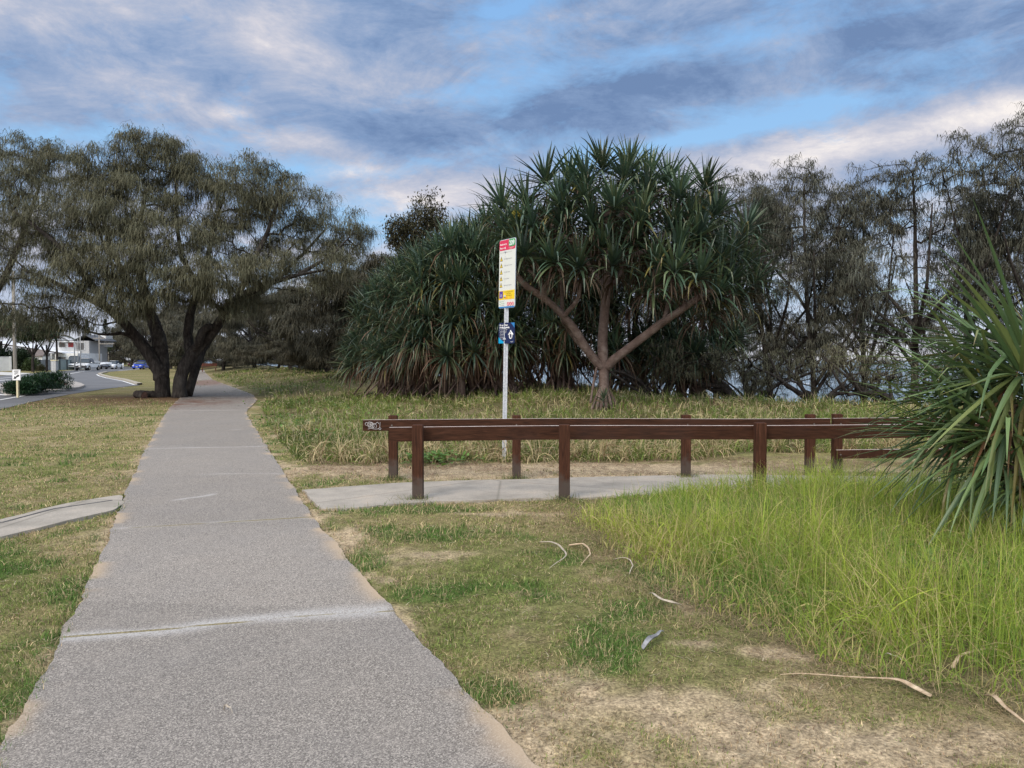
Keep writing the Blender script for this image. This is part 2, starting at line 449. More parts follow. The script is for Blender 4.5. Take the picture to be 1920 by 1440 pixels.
# ================================================================== SETTING
# path edges: (left point, right point) as seen, walked away from the camera
def along(pts, step):
    pts = np.asarray(pts, float); d = np.r_[0, np.cumsum(np.linalg.norm(np.diff(pts, axis=0), axis=1))]
    t = np.arange(0, d[-1] + step * .5, step); t[-1] = min(t[-1], d[-1])
    return np.stack([np.interp(t, d, pts[:, i]) for i in range(pts.shape[1])], 1)
PL = [G(*p)[:2] for p in [(-8, 1440), (53, 1329), (116, 1197), (158, 1113), (211, 997), (240, 917), (274, 843), (304, 785), (318, 765), (328, 755), (336, 748), (341, 741), (347, 731), (358, 714), (364, 702.5), (362, 697)]]
PR = [G(*p)[:2] for p in [(1003, 1440), (865, 1292), (733, 1150), (663, 1060), (588, 975), (528, 880), (496, 833), (463, 778), (463, 770), (477, 757), (482, 750), (476, 742), (450, 732), (400, 715), (386, 703), (382, 697)]]
PL = [PL[0] + np.array([2.9, -3.6]) * 1.0] + PL
PR = [PR[0] + np.array([3.2, -3.6]) * 1.0] + PR
PL = np.array(PL); PR = np.array(PR)
def resamp(p, n):
    d = np.r_[0, np.cumsum(np.linalg.norm(np.diff(p, axis=0), axis=1))]
    return d
# common parameter: index; refine with fixed steps between index pairs
ts = []
for i in range(len(PL) - 1):
    seg = np.linalg.norm((PL[i + 1] + PR[i + 1] - PL[i] - PR[i]) / 2)
    dist = (PL[i][1] + PR[i][1]) / 2
    k = max(2, int(seg / (0.02 + max(0, dist - 2) * 0.003)))
    ts += list(i + np.arange(k) / k)
ts.append(len(PL) - 1); ts = np.array(ts)
def smooth_eval(p, t):
    # Catmull-Rom
    n = len(p); i = np.clip(np.floor(t).astype(int), 0, n - 2); f = (t - i)[:, None]
    p0 = p[np.clip(i - 1, 0, n - 1)]; p1 = p[i]; p2 = p[i + 1]; p3 = p[np.clip(i + 2, 0, n - 1)]
    m1 = (p2 - p0) / 2; m2 = (p3 - p1) / 2
    return (2 * f**3 - 3 * f**2 + 1) * p1 + (f**3 - 2 * f**2 + f) * m1 + (-2 * f**3 + 3 * f**2) * p2 + (f**3 - f**2) * m2
lin = lambda p, t: np.stack([np.interp(t, np.arange(len(p)), p[:, k]) for k in (0, 1)], 1)
EL = lin(PL, ts); ER = lin(PR, ts)
sarc = np.r_[0, np.cumsum(np.linalg.norm(np.diff((EL + ER) / 2, axis=0), axis=1))]
wl = (fbm(sarc * 1.6, 0 * sarc, 1, 4) - .5) * .07 + (fbm(sarc * 9, 0 * sarc, 4, 3) - .5) * .035
wr = (fbm(sarc * 1.6, 0 * sarc + 50, 2, 4) - .5) * .08 + (fbm(sarc * 9, 0 * sarc + 50, 5, 3) - .5) * .04
acr = (ER - EL) / np.linalg.norm(ER - EL, axis=1)[:, None]
EL2 = EL + acr * wl[:, None]; ER2 = ER + acr * wr[:, None]
NU = 90
u = np.linspace(0, 1, NU)
PV = EL2[:, None] * (1 - u)[None, :, None] + ER2[:, None] * u[None, :, None]
PX, PY = PV[..., 0], PV[..., 1]
PZ = H(PX, PY) + 0.016
def inpoly(x, y, poly):
    x = np.asarray(x); y = np.asarray(y); r = np.zeros(x.shape, bool); n = len(poly)
    for i in range(n):
        x1, y1 = poly[i]; x2, y2 = poly[(i + 1) % n]
        c = ((y1 > y) != (y2 > y)) & (x < (x2 - x1) * (y - y1) / ((y2 - y1) if y2 != y1 else 1e-9) + x1)
        r ^= c
    return r
def polydist(x, y, line, closed=False):
    x = np.asarray(x, float); y = np.asarray(y, float); best = np.full(x.shape, 1e9); n = len(line)
    for i in range(n if closed else n - 1):
        a = np.asarray(line[i], float); b = np.asarray(line[(i + 1) % n], float); d = b - a; l2 = d @ d + 1e-12
        t = np.clip(((x - a[0]) * d[0] + (y - a[1]) * d[1]) / l2, 0, 1)
        best = np.minimum(best, np.hypot(a[0] + t * d[0] - x, a[1] + t * d[1] - y))
    return best
PATHPOLY = np.concatenate([PL, PR[::-1]])
# joints between the slabs: pale worn lines, a gap with moss in the two nearest
JO = [((110, 1199), (733, 1148), .11, 1, 1.0), ((206, 994), (588, 972), .05, 1, .75), ((246, 893), (534, 890), .03, 0, .7), ((274, 843), (498, 838), .05, 0, 1.0), ((320, 770.5), (461, 769.5), .09, 0, .75),
      ((310, 943), (415, 927), .05, 0, 1.0), ((430, 807), (452, 806), .05, 0, .7), ((346, 727), (424, 727), .18, 0, .25), ((-300, 1790), (1500, 1660), .05, 1, .8)]
def jf(x, y):
    pale = np.zeros(x.shape); moss = np.zeros(x.shape)
    for i, (a, b, w, m, k) in enumerate(JO):
        A = G(*a)[:2]; B = G(*b)[:2]; d = B - A; Ln = np.linalg.norm(d); d = d / Ln; nrm = np.array([-d[1], d[0]])
        t = ((x - A[0]) * d[0] + (y - A[1]) * d[1]) / Ln
        s = (x - A[0]) * nrm[0] + (y - A[1]) * nrm[1] + (fbm(t * 3, t * 0, 11 + i, 4) - .5) * .07
        wv = w * (.35 + 1.0 * fbm(t * 5, t * 0, 21 + i, 3))
        off = (fbm(t * 2.2, t * 0, 31 + i, 2) - .5) * w * 2.2
        f = np.exp(-np.abs((s - off) / wv) ** 2.4) * k * sstep(-.02, .03, t) * sstep(1.02, .97, t)
        if i == 2: f = f * sstep(.35, .5, t)
        if i == 5: f = f * sstep(0, .3, t) * sstep(1, .8, t)
        if i == 1: f = f * (1 - .8 * sstep(.05, .2, t) * sstep(.55, .4, t))
        pale = np.maximum(pale, f)
        if m: moss = np.maximum(moss, np.exp(-(s / .013) ** 2) * sstep(-.02, .03, t) * (.6 + .9 * fbm(t * 7, t * 0, 41 + i, 2)))
    return pale, moss
pale, moss = jf(PX, PY)
bt = [0, 4.9, 7.2, 10.4, 13.7, 24, 31, 44, 60, 90]; tv = [.93, 1.04, .98, 1.03, .95, .90, .94, .9, .9, .9]
tone_ = np.array(tv)[np.clip(np.searchsorted(bt, PY + .09 * (PX + 1.5)) - 1, 0, 9)] * (1 + .10 * (fbm(PX * .8, PY * .8, 120, 4) - .5) - .10 * np.exp(-((u[None] - .5 - .1 * np.sin(PY * .4)) / .12) ** 2) * 0)
edge = np.minimum(u, 1 - u)[None, :] * np.linalg.norm(ER2 - EL2, axis=1)[:, None]
sand_e = np.exp(-(edge / (.02 + .12 * fbm(PX * 2, PY * 2, 8, 3))) ** 2) * sstep(.45, .65, fbm(PX * 2.1, PY * 2.1, 14, 3))
needle_e = np.exp(-((PX - G(340, 757)[0]) ** 2 / 2.2 + (PY - G(340, 757)[1]) ** 2 / 10)) * .9 * sstep(.3, .6, fbm(PX * 2, PY * 2, 3, 4))
nd2 = sstep(46, 50, PY) * sstep(62, 56, PY) * .7
needle_e = np.maximum(needle_e, nd2 * sstep(.3, .5, fbm(PX, PY, 9, 3)))
nR, nC = PX.shape
ii = (np.arange(nR - 1)[:, None] * nC + np.arange(nC - 1)[None]).ravel()
pq = np.stack([ii, ii + 1, ii + nC + 1, ii + nC], -1)
def _agg(ntr, b):
    q = NT(ntr); co = q.coord('Object')
    v = q.vor(co, 185); v2 = q.noise(co, 90, 3, .7)
    bw = q.N('ShaderNodeRGBToBW'); q.L(v, bw.inputs[0])
    c = q.ramp(bw.outputs[0], [(.12, (.115, .10, .088)), (.4, (.205, .182, .160)), (.62, (.29, .258, .226)), (.88, (.48, .43, .375))])
    big = q.noise(co, .9, 4); c = q.mix(q.ramp(big, [(.35, .0), (.7, .22)]), c, (.19, .185, .185))
    c = q.mix(1.0, c, q.attr('tone'), 'MULTIPLY')
    st = q.noise(co, 3.1, 5); c = q.mix(q.ramp(st, [(.52, .0), (.75, .25)]), c, (.34, .30, .26))
    c = q.mix(q.math('MULTIPLY', q.attr('pale', 'Fac'), q.ramp(v2, [(.35, .1), (.62, .9)])), c, (.50, .48, .46))
    c = q.mix(q.math('MULTIPLY', q.attr('sandy', 'Fac'), .85), c, (.45, .34, .23))
    c = q.mix(q.attr('litter', 'Fac'), c, q.ramp(v2, [(.3, (.10, .05, .035)), (.7, (.22, .12, .085))]))
    c = q.mix(q.ramp(q.attr('moss', 'Fac'), [(.3, 0.0), (.6, .9)]), c, q.ramp(v2, [(.35, (.10, .08, .04)), (.65, (.30, .25, .11))]))
    q.L(c, b.inputs['Base Color']); q.bump(bw.outputs[0], b, .5, .004)
MAT['agg'] = mat('exposed_aggregate', None, .9, _agg, .2)
me = mesh_from('path', np.stack([PX, PY, PZ - .003 * np.clip(moss, 0, 1)], -1).reshape(-1, 3), [pq], MAT['agg'], True,
               attrs={'pale': pale.ravel(), 'moss': moss.ravel(), 'sandy': sand_e.ravel(), 'litter': needle_e.ravel(), 'tone': tone_.ravel()})
tag(link('path', me), kind='structure')

# side path between the two barriers and the short spur towards the road
SIDE = [G(*p)[:2] for p in [(566, 921), (640, 915), (740, 908), (860, 903), (960, 901), (1100, 897), (1230, 894), (1330, 892)]] + [np.array([8, 10.2]), np.array([14, 10.6]), np.array([14, 9.15])] + \
       [np.array([5, 9.0])] + [G(*p)[:2] for p in [(1330, 925), (1200, 930), (1090, 936), (960, 938), (800, 944), (740, 948), (660, 955), (600, 957)]]
SPUR = [G(*p)[:2] for p in [(-500, 1050), (-200, 1008), (0, 978), (60, 962), (120, 948), (180, 937), (226, 931), (234, 946), (214, 960), (150, 974), (90, 988), (0, 1010), (-200, 1046), (-500, 1110)]]
def sheet(poly, name, material, z, wob, sd, step=.06):
    p = np.array(poly + [poly[0]]); p = along(p, step)[:-1]
    c = np.roll(p, -1, 0) - np.roll(p, 1, 0); nrm = np.stack([c[:, 1], -c[:, 0]], 1); nrm /= np.linalg.norm(nrm, axis=1)[:, None] + 1e-9
    p = p + nrm * ((fbm(p[:, 0] * 3, p[:, 1] * 3, sd, 4) - .5) * wob)[:, None]
    import mathutils.geometry as mg
    tri = mg.tessellate_polygon([[Vector((*q, 0)) for q in p]])
    n = len(p); V = np.concatenate([np.c_[p, np.full(n, z)], np.c_[p, np.full(n, z - .05)]])
    k = np.arange(n); sides = np.stack([k, (k + 1) % n, (k + 1) % n + n, k + n], -1)
    me = mesh_from(name, V, [np.array(tri), sides], material)
    return tag(link(name, me), kind='structure')
def _conc(ntr, b):
    q = NT(ntr); co = q.coord('Object'); n = q.noise(co, 2.2, 6, .6); f = q.noise(co, 70, 3, .7)
    c = q.ramp(n, [(.3, (.28, .25, .21)), (.55, (.40, .355, .30)), (.75, (.48, .40, .32))])
    c = q.mix(q.ramp(f, [(.3, .45), (.6, 0.0)]), c, (.15, .145, .14))
    e = q.N('ShaderNodeTexVoronoi'); e.feature = 'DISTANCE_TO_EDGE'; e.inputs['Scale'].default_value = .30; q.L(co, e.inputs['Vector'])
    c = q.mix(q.ramp(e.outputs['Distance'], [(.0, .5), (.006, 0.0)]), c, (.12, .11, .085))
    q.L(c, b.inputs['Base Color']); q.bump(f, b, .4, .005)
MAT['conc'] = mat('weathered_concrete', None, .9, _conc, .2)
sheet(SIDE, 'side_path', MAT['conc'], .018, .09, 61)
sheet(SPUR, 'spur_path', MAT['conc'], .020, .07, 62)
CR = along([G(-300, 1020)[:2], G(0, 985)[:2], G(100, 958)[:2], G(215, 941)[:2]], .1)
m_ = MB(); m_.tube(np.c_[CR, .012 + 0 * CR[:, 0]], .018, 6, (1, 1, 1)); 
MAT['darkconc'] = noisy('dark_concrete', (.09, .085, .08), (.17, .16, .15), 14, .9)
tag(m_.build('spur_kerb', MAT['darkconc']), kind='structure')

# ground sheet
def axis(lo, hi, step, g, far_lo, far_hi):
    c = list(np.arange(lo, hi + 1e-6, step)); s = step; x = hi
    while x < far_hi: s *= g; x += s; c.append(x)
    s = step; x = lo
    while x > far_lo: s *= g; x -= s; c.insert(0, x)
    return np.array(c)
gx = axis(-5.5, 6.0, .05, 1.045, -3000, 900); gy = axis(1.6, 13.5, .05, 1.035, -60, 3500)
GX, GY = np.meshgrid(gx, gy)
TALL = [np.array(p) for p in [(.72, 8.75), (.55, 7.9), (.75, 6.6), (.95, 5.5), (1.15, 4.9), (1.42, 4.35), (1.75, 3.9), (2.25, 3.4), (2.9, 2.9), (3.6, 2.0), (4.5, .8), (9.5, .8), (9.5, 9.05), (3.0, 9.05), (2.0, 8.95), (1.4, 8.95)]]
DUNE = [G(*p)[:2] for p in [(560, 866), (522, 825), (500, 790), (492, 770), (500, 752), (468, 733), (430, 722), (402, 710), (392, 700), (388, 694)]] + \
       [np.array(p, float) for p in [(-30, 160), (20, 160), (40, 40), (30, 11.6)]] + [G(*p)[:2] for p in [(1400, 850), (1300, 862), (1100, 868), (900, 866), (740, 868), (640, 872)]]
def gauss_px(x, y, px, py, rx, ry):
    c = G(px, py); return np.exp(-(((x - c[0]) / rx) ** 2 + ((y - c[1]) / ry) ** 2))
def fields(x, y):
    """bare = sand showing, dry = straw, lush = green, litter = red-brown she-oak needles"""
    a = fbm(x * .9, y * .9, 50, 4); b = fbm(x * 3.2, y * 3.2, 60, 4); c = fbm(x * .35, y * .35, 70, 3)
    left = sstep(0, -.6, x - (-.85 * (y - 3) - .8))       # left of the path
    bare = .10 * (1 - left) - .02
    for (px, py, rx, ry, k) in [(1310, 1205, .22, .10, .4), (1450, 1225, .20, .09, .5), (1060, 1240, .4, .2, .08), (1650, 1390, .5, .2, .15), (1500, 1370, 1.2, .45, .12), (1250, 1330, .7, .4, .10), (1000, 1150, .35, .5, .12),
                                (640, 1010, .18, .6, .35), (690, 1090, .15, .5, .3), (830, 1040, .3, .25, .2), (620, 880, .7, .35, .32), (1100, 880, 4.0, .7, .5), (600, 830, .35, 1.2, .2), (1290, 1140, .2, .2, .2), (540, 810, .3, 2, .15), (900, 890, 2, .5, .25), (1240, 950, .7, .3, .2), (950, 962, 1.0, .12, .2)]:
        bare = bare + k * gauss_px(x, y, px, py, rx, ry)
    pd = polydist(x, y, PL); pd2 = polydist(x, y, PR)
    bare = bare + (.16 * np.exp(-(pd / .08) ** 2) + .22 * np.exp(-(pd2 / .10) ** 2)) * sstep(.3, .6, b)
    bare = bare - .25 * gauss_px(x, y, 900, 990, .9, .6) - .2 * gauss_px(x, y, 1130, 1180, .4, .5) - .3 * gauss_px(x, y, 790, 955, .6, .15)- .25 * gauss_px(x, y, 905, 1300, .18, .18) - .25 * gauss_px(x, y, 700, 1080, .1, .3) - .2 * gauss_px(x, y, 860, 1230, .2, .4)
    d_ = fbm(x * 9, y * 9, 66, 3); bare = sstep(.50, .80, bare + a * .30 + b * .36 + d_ * .22)
    dry = sstep(.36, .62, .35 * a + .35 * c + .3 * b + .06 * (1 - left) - .05 * left + .10 * gauss_px(x, y, 60, 800, 8, 10))
    lush = sstep(.5, .7, fbm(x * 1.7, y * 1.7, 80, 3) + .22 * np.exp(-(pd / .22) ** 2) * sstep(9, 4, y) + .12 * np.exp(-((pd2 - .12) / .14) ** 2) - .08 * (1 - left) + .12 * left * sstep(8, 2, y) + .35 * gauss_px(x, y, 800, 955, .8, .2) + .12 * gauss_px(x, y, 1120, 1190, .4, .4) + .3 * gauss_px(x, y, 905, 1300, .2, .2))
    t0 = G(318, 746); dd = np.hypot((x - t0[0] + .6) / 1.2, (y - t0[1] + 1.2) / 1.3)
    lit = .8 * sstep(5.5, .8, dd + 7 * (b - .5)) * sstep(-1, 1, 8 + (y - t0[1]))
    s, h = ridge(x, y)
    lit = np.maximum(lit, sstep(-2.4, -.4, s + 1.5 * (b - .5)) * (x > -6) * .95)
    return bare, dry, lush, lit, s
def groundcol(x, y):
    bare, dry, lush, lit, s = fields(x, y)
    green = np.array((.15, .15, .055)); lushc = np.array((.065, .115, .022)); dryc = np.array((.235, .19, .09)); sandc = np.array((.40, .31, .20)); litc = np.array((.135, .068, .042))
    c = green + (dryc - green) * dry[..., None] * .8
    c = c + (lushc - c) * (lush * .7)[..., None]
    c = c + (sandc - c) * bare[..., None]
    c = c + (litc - c) * (lit * .85)[..., None]
    sea_m = sstep(3, 12, s)[..., None]
    c = c * (1 - sea_m) + np.array((.42, .36, .27)) * sea_m
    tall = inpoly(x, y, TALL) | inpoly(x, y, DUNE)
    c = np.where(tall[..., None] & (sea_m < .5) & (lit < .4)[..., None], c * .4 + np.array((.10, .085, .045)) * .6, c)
    return c, bare
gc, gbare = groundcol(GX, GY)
pmask = inpoly(GX, GY, PATHPOLY) | inpoly(GX, GY, SIDE) | inpoly(GX, GY, SPUR)
near = sstep(18, 9, np.abs(GY)) * sstep(14, 8, np.abs(GX))
GZ = H(GX, GY) + near * np.where(pmask, -.02, (fbm(GX * 2.5, GY * 2.5, 90, 4) - .5) * .05 + (fbm(GX * 9, GY * 9, 91, 3) - .5) * .022 * (.4 + gbare) - .004) - .004
far_sink = -0.02 * sstep(15, 20, np.hypot(GX, GY)) * 0
GZ = GZ + far_sink
r_, c_ = GX.shape
ii = (np.arange(r_ - 1)[:, None] * c_ + np.arange(c_ - 1)[None]).ravel()
def _ground(ntr, b):
    q = NT(ntr); co = q.coord('Object'); c = q.attr('col')
    n = q.noise(co, 55, 5, .75); n2 = q.noise(co, 9, 5, .65)
    c = q.mix(1.0, c, q.ramp(n, [(.3, .25), (.5, .95), (.7, 1.8)]), 'MULTIPLY')
    c = q.mix(1.0, c, q.ramp(n2, [(.3, .55), (.5, 1.0), (.7, 1.3)]), 'MULTIPLY')
    q.L(c, b.inputs['Base Color']); q.bump(n, b, .8, .012)
MAT['ground'] = mat('ground_cover', None, .95, _ground, .1)
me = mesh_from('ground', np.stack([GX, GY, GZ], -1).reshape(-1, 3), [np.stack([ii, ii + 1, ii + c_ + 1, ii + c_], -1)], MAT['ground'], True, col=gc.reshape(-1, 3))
tag(link('ground', me), kind='structure')

# sea
def _sea(ntr, b):
    q = NT(ntr); co = q.coord('Object', (1, 1, 1)); n = q.noise(co, .35, 6, .6); q.bump(n, b, .5, .6)
    b.inputs['Base Color'].default_value = (.10, .16, .20, 1)
    f = q.ramp(q.noise(q.coord('Object', (.6, 1.4, 1)), .05, 5, .6), [(.55, 0.0), (.66, .8)])
    q.L(q.mix(f, (.09, .15, .19), (.6, .63, .66)), b.inputs['Base Color'])
MAT['sea'] = mat('sea_water', None, .25, _sea, .5)
m_ = MB(); S = 9000; m_.add([(-S, -2000, -4.6), (S, -2000, -4.6), (S, 14000, -4.6), (-S, 14000, -4.6)], [[(0, 1, 2, 3)]])
tag(m_.build('sea', MAT['sea']), kind='structure')

# roads (sheet 1 cm above the ground), island and kerbs
def _asph(ntr, b):
    q = NT(ntr); co = q.coord('Object'); n = q.noise(co, .35, 5, .6); f = q.noise(co, 30, 3, .7)
    c = q.ramp(n, [(.3, (.13, .13, .135)), (.7, (.18, .18, .185))]); c = q.mix(q.ramp(f, [(.4, .3), (.6, 0.0)]), c, (.08, .08, .085)); q.L(c, b.inputs['Base Color'])
MAT['asphalt'] = mat('asphalt', None, .85, _asph, .25)
def flat(poly, name, material, z):
    import mathutils.geometry as mg
    p = np.array(poly); tri = mg.tessellate_polygon([[Vector((*q, 0)) for q in p]])
    me = mesh_from(name, np.c_[p, np.full(len(p), z)], [np.array(tri)], material)
    return tag(link(name, me), kind='structure')
g2 = lambda *pts: [G(*p)[:2] for p in pts]
ROAD = g2((-900, 850), (-400, 812), (0, 768.5), (60, 754), (135, 739), (200, 729), (262, 722.5), (235, 714), (205, 708.5), (190, 704.5), (184, 701.5), (200, 697.5), (262, 692.5), (285, 690.8), (300, 688), (262, 683), (240, 682.4), (232, 685), (180, 690.5), (140, 694), (0, 705), (-300, 716), (-900, 735))
flat(ROAD, 'road', MAT['asphalt'], .012)
FPATH = g2((-400, 722), (-100, 704.5), (0, 698.4), (20, 697.8), (30, 700), (0, 702), (-100, 709), (-400, 730))
MAT['paleconc'] = noisy('pale_concrete', (.42, .41, .39), (.58, .57, .54), 3, .9)
flat(g2((-300, 709), (0, 697.6), (60, 700.2), (24, 704.4), (0, 703.6), (-300, 714)), 'driveway', MAT['paleconc'], .03)
MAT['paint'] = noisy('road_paint', (.62, .62, .61), (.82, .82, .81), 6, .7)
def ribbon(pts, w, z, name, material, h=0.0, step=.5):
    c = along(np.array([G(*p)[:2] for p in pts]), step); t = np.gradient(c, axis=0); t /= np.linalg.norm(t, axis=1)[:, None]; nn = np.stack([-t[:, 1], t[:, 0]], 1)
    n = len(c); a = c + nn * w / 2; b = c - nn * w / 2
    V = np.concatenate([np.c_[a, np.full(n, z + h)], np.c_[b, np.full(n, z + h)], np.c_[a, np.full(n, z)], np.c_[b, np.full(n, z)]])
    k = np.arange(n - 1); fs = [np.stack([k, k + 1, k + 1 + n, k + n], -1)]
    if h: fs += [np.stack([k, k + 2 * n, k + 1 + 2 * n, k + 1], -1), np.stack([k + n, k + 1 + n, k + 1 + 3 * n, k + 3 * n], -1)]
    return tag(link(name, mesh_from(name, V, fs, material)), kind='structure')
MAT['kerb'] = noisy('kerb_concrete', (.30, .27, .22), (.42, .38, .32), 3, .9)
ribbon([(262, 721.8), (235, 713.6), (206, 708.2), (191, 704.2), (186, 701.5), (200, 698.2)], .30, .012, 'kerb', MAT['kerb'], .11)
ribbon([(252, 721.9), (230, 714.8), (200, 709.2), (186, 705.2), (181, 702.2)], .14, .02, 'road_marking', MAT['paint'])
ribbon([(-300, 793), (0, 750.5), (40, 743.5), (100, 734.6)], .16, .02, 'road_marking', MAT['paint'])
ribbon([(-200, 727), (-60, 737), (0, 741), (38, 742.6)], .5, .024, 'road_marking', MAT['paint'])
ribbon([(-100, 716), (0, 709.8), (40, 706.2), (80, 701.6)], .2, .02, 'road_marking', MAT['paint'])
ribbon([(-100, 719.5), (20, 712.4)], .5, .02, 'road_marking', MAT['paint'])
ribbon([(118, 714.5), (112, 707.5), (120, 703), (150, 697.6), (175, 694.4)], .18, .02, 'road_marking', MAT['paint'])
ribbon([(120, 711.6), (132, 715.6), (148, 718.8)], .22, .02, 'road_marking', MAT['paint'])
ribbon([(222, 695.6), (255, 692.8), (262, 691.4)], .25, .02, 'road_marking', MAT['paint'])
ISL = g2((-6, 727), (4, 722), (20, 719), (60, 716), (110, 714), (135, 717.5), (152, 722), (159, 726), (150, 730), (120, 735), (80, 739), (40, 742.6), (10, 741), (-2, 734))
m_ = MB(); m_.poly(ISL, .0, .14); tag(m_.build('traffic_island', noisy('island_concrete', (.30, .27, .245), (.42, .385, .35), 2, .9)), kind='structure')
BED = g2((4, 729), (12, 725), (60, 721), (112, 718.5), (128, 723), (124, 726), (100, 731), (70, 734.5), (40, 736.5), (14, 734))
m_ = MB(); m_.poly(BED, .14, .17); tag(m_.build('mulch_bed', noisy('red_mulch', (.10, .045, .03), (.24, .12, .08), 5, .95)), kind='structure')
# ================================================================== SHE-OAKS
def ell_points(c, r, n, g, shell=.55):
    v = g.normal(size=(n, 3)); v /= np.linalg.norm(v, axis=1)[:, None]
    k = (shell ** 3 + (1 - shell ** 3) * g.random(n)) ** (1 / 3)
    return np.asarray(c) + v * k[:, None] * np.asarray(r)

def grow(limbs, targets, g, step=.55, jit=.10, upb=.25, cost=.18):
    """limbs: list of (polyline, r0, r1); returns skeleton nodes, parents, tip ids"""
    pos, par, depth = [], [], []
    for pl, r0, r1, src in limbs:
        q = along(pl, step); st = None
        if src is not None:
            d = np.linalg.norm(np.array(pos) - q[0], axis=1); st = int(d.argmin())
        for i, p in enumerate(q):
            pos.append(p); par.append(st if st is not None else -1)
            depth.append(0 if st is None else depth[st] + step); st = len(pos) - 1
    nl = len(pos)
    cap = nl + len(targets) * 14
    PP = np.zeros((cap, 3)); PP[:nl] = pos; DD = np.zeros(cap); DD[:nl] = depth; PA = np.full(cap, -1); PA[:nl] = par
    n = nl; tips = []
    start = np.array(pos)
    ordr = np.argsort([np.min(np.linalg.norm(start - t, axis=1)) for t in targets])
    lo = int(nl * 0.0)
    for ti in ordr:
        t = targets[ti]
        v = t - PP[:n]; d = np.linalg.norm(v, axis=1)
        pen = np.where(v[:, 2] < -.2, 1.35, 1.0)          # do not leave downwards gladly
        k = int(np.argmin(d * pen + cost * DD[:n]))
        a = PP[k]; dist = d[k]
        m = max(1, int(math.ceil(dist / step)))
        if n + m >= cap: break
        prev = k
        bow = np.array([0, 0, upb * dist * .25]) + g.normal(0, .04 * dist, 3)
        for j in range(1, m + 1):
            f = j / m
            p = a + (t - a) * f + bow * (4 * f * (1 - f)) + g.normal(0, jit, 3) * (0 if j == m else 1) * min(1, dist)
            PP[n] = p; PA[n] = prev; DD[n] = DD[prev] + dist / m; prev = n; n += 1
        tips.append(prev)
    return PP[:n], PA[:n], np.array(tips), nl
def radii(PP, PA, tips, rt=.008, ex=.48):
    n = len(PP); cnt = np.zeros(n); cnt[tips] = 1
    for i in range(n - 1, -1, -1):
        if PA[i] >= 0: cnt[PA[i]] += max(cnt[i], .3)
    return rt * np.maximum(cnt, .6) ** ex

def plumes(P0, Dout, g, per, length, width, spread=.6, droop=3.6, nseg=3, cols=None, L0=.38):
    """bunches of hanging needle branchlets; P0 (n,3) starts, Dout outward unit directions"""
    n = len(P0); idx = np.repeat(np.arange(n), per); m = len(idx)
    d = Dout[idx] * .6 + g.normal(0, spread, (m, 3)); d[:, 2] += .15
    L_ = length * g.uniform(.45, 1.15, m)
    s = P0[idx] + g.normal(0, .5, (m, 3)) * L0 * np.array([1, 1, .45])
    V, q, ix, t = strips(s, d, L_, width * g.uniform(.6, 1.3, m), droop * g.uniform(.8, 1.3, m), nseg, np.linspace(1, .35, nseg + 1), seed=int(g.integers(1e6)))
    base, var = cols
    cb = np.asarray(base)[None] * (1 + g.normal(0, .16, n))[:, None] + g.random(n)[:, None] * np.asarray(var)[None]
    c = cb[idx] * (1 + g.normal(0, .14, m))[:, None]
    c = np.clip(c, .004, 1)[ix]
    return V, q, c
NEED = ((.100, .102, .066), (.040, .030, .016))
NEED_D = ((.075, .075, .055), (.032, .022, .012))
NEED_O = ((.080, .086, .068), (.040, .030, .018))

def sheoak_meshes(key, limbs, clumps, g, per=22, L_=.55, Wd=.022, thick=None, need=NEED, shell=.5, step=.55, twigs=True, upb=.25, bare=0.0, rt=.008, cost=.18, extra=1, L0=.38, wob=.12, tuber=True):
    tg = np.concatenate([ell_points(c, r, n, g, shell) for c, r, n in clumps])
    PP, PA, tips, nl = grow(limbs, tg, g, step, upb=upb, cost=cost)
    rad = radii(PP, PA, tips, rt)
    b = MB()
    for pl, r0, r1, src in limbs:
        q = along(pl, .3); b.tube(q, np.linspace(1, 0, len(q)) ** 1.0 * (r0 - r1) + r1 if not callable(r0) else r0(np.linspace(0, 1, len(q))), 12, wob=wob, seed=int(g.integers(1e5)))
    ch = np.arange(nl, len(PP)); pa = PA[ch]
    rr = np.minimum(rad[ch], .16); rp = np.minimum(np.minimum(rad[pa], .16), rr * 1.35)
    V, q = edge_prisms(PP[pa], PP[ch], rp, rr, 5); b.add(V, [q])
    trunk = mesh_from(key + '_trunk', np.concatenate(b.V), b.F, MAT['bark'], True)
    # plume spots: tips plus the nodes just below the tips
    spots = [tips]
    pt = tips
    for k in range(extra):
        pt = PA[pt]; pt = pt[pt >= nl]; spots.append(np.unique(pt))
    sp = np.concatenate(spots)
    if bare: sp = sp[g.random(len(sp)) > bare]
    cen = np.mean([c for c, r, n in clumps], axis=0)
    pd = PP[PA[sp]]; D = PP[sp] - pd; D /= np.linalg.norm(D, axis=1)[:, None] + 1e-6
    o = PP[sp] - cen; o[:, 2] = np.abs(o[:, 2]) * .5; o /= np.linalg.norm(o, axis=1)[:, None] + 1e-6
    D = D * .5 + o * .5; D /= np.linalg.norm(D, axis=1)[:, None] + 1e-6
    V, q, c = plumes(PP[sp], D, g, per, L_, Wd, cols=need, L0=L0)
    crown = mesh_from(key + '_crown', V, [q], MAT['needle'], False, col=c)
    return trunk, crown
def tree_obj(name, label, cat, tm, cm, loc=(0, 0, 0), rz=0, sc=1.0, group=None):
    o = thing(name, label, cat, loc, rz, group)
    if not hasattr(sc, '__len__'): sc = (sc, sc, sc)
    o.scale = sc
    link('trunk', tm, o); link('crown', cm, o)
    return o

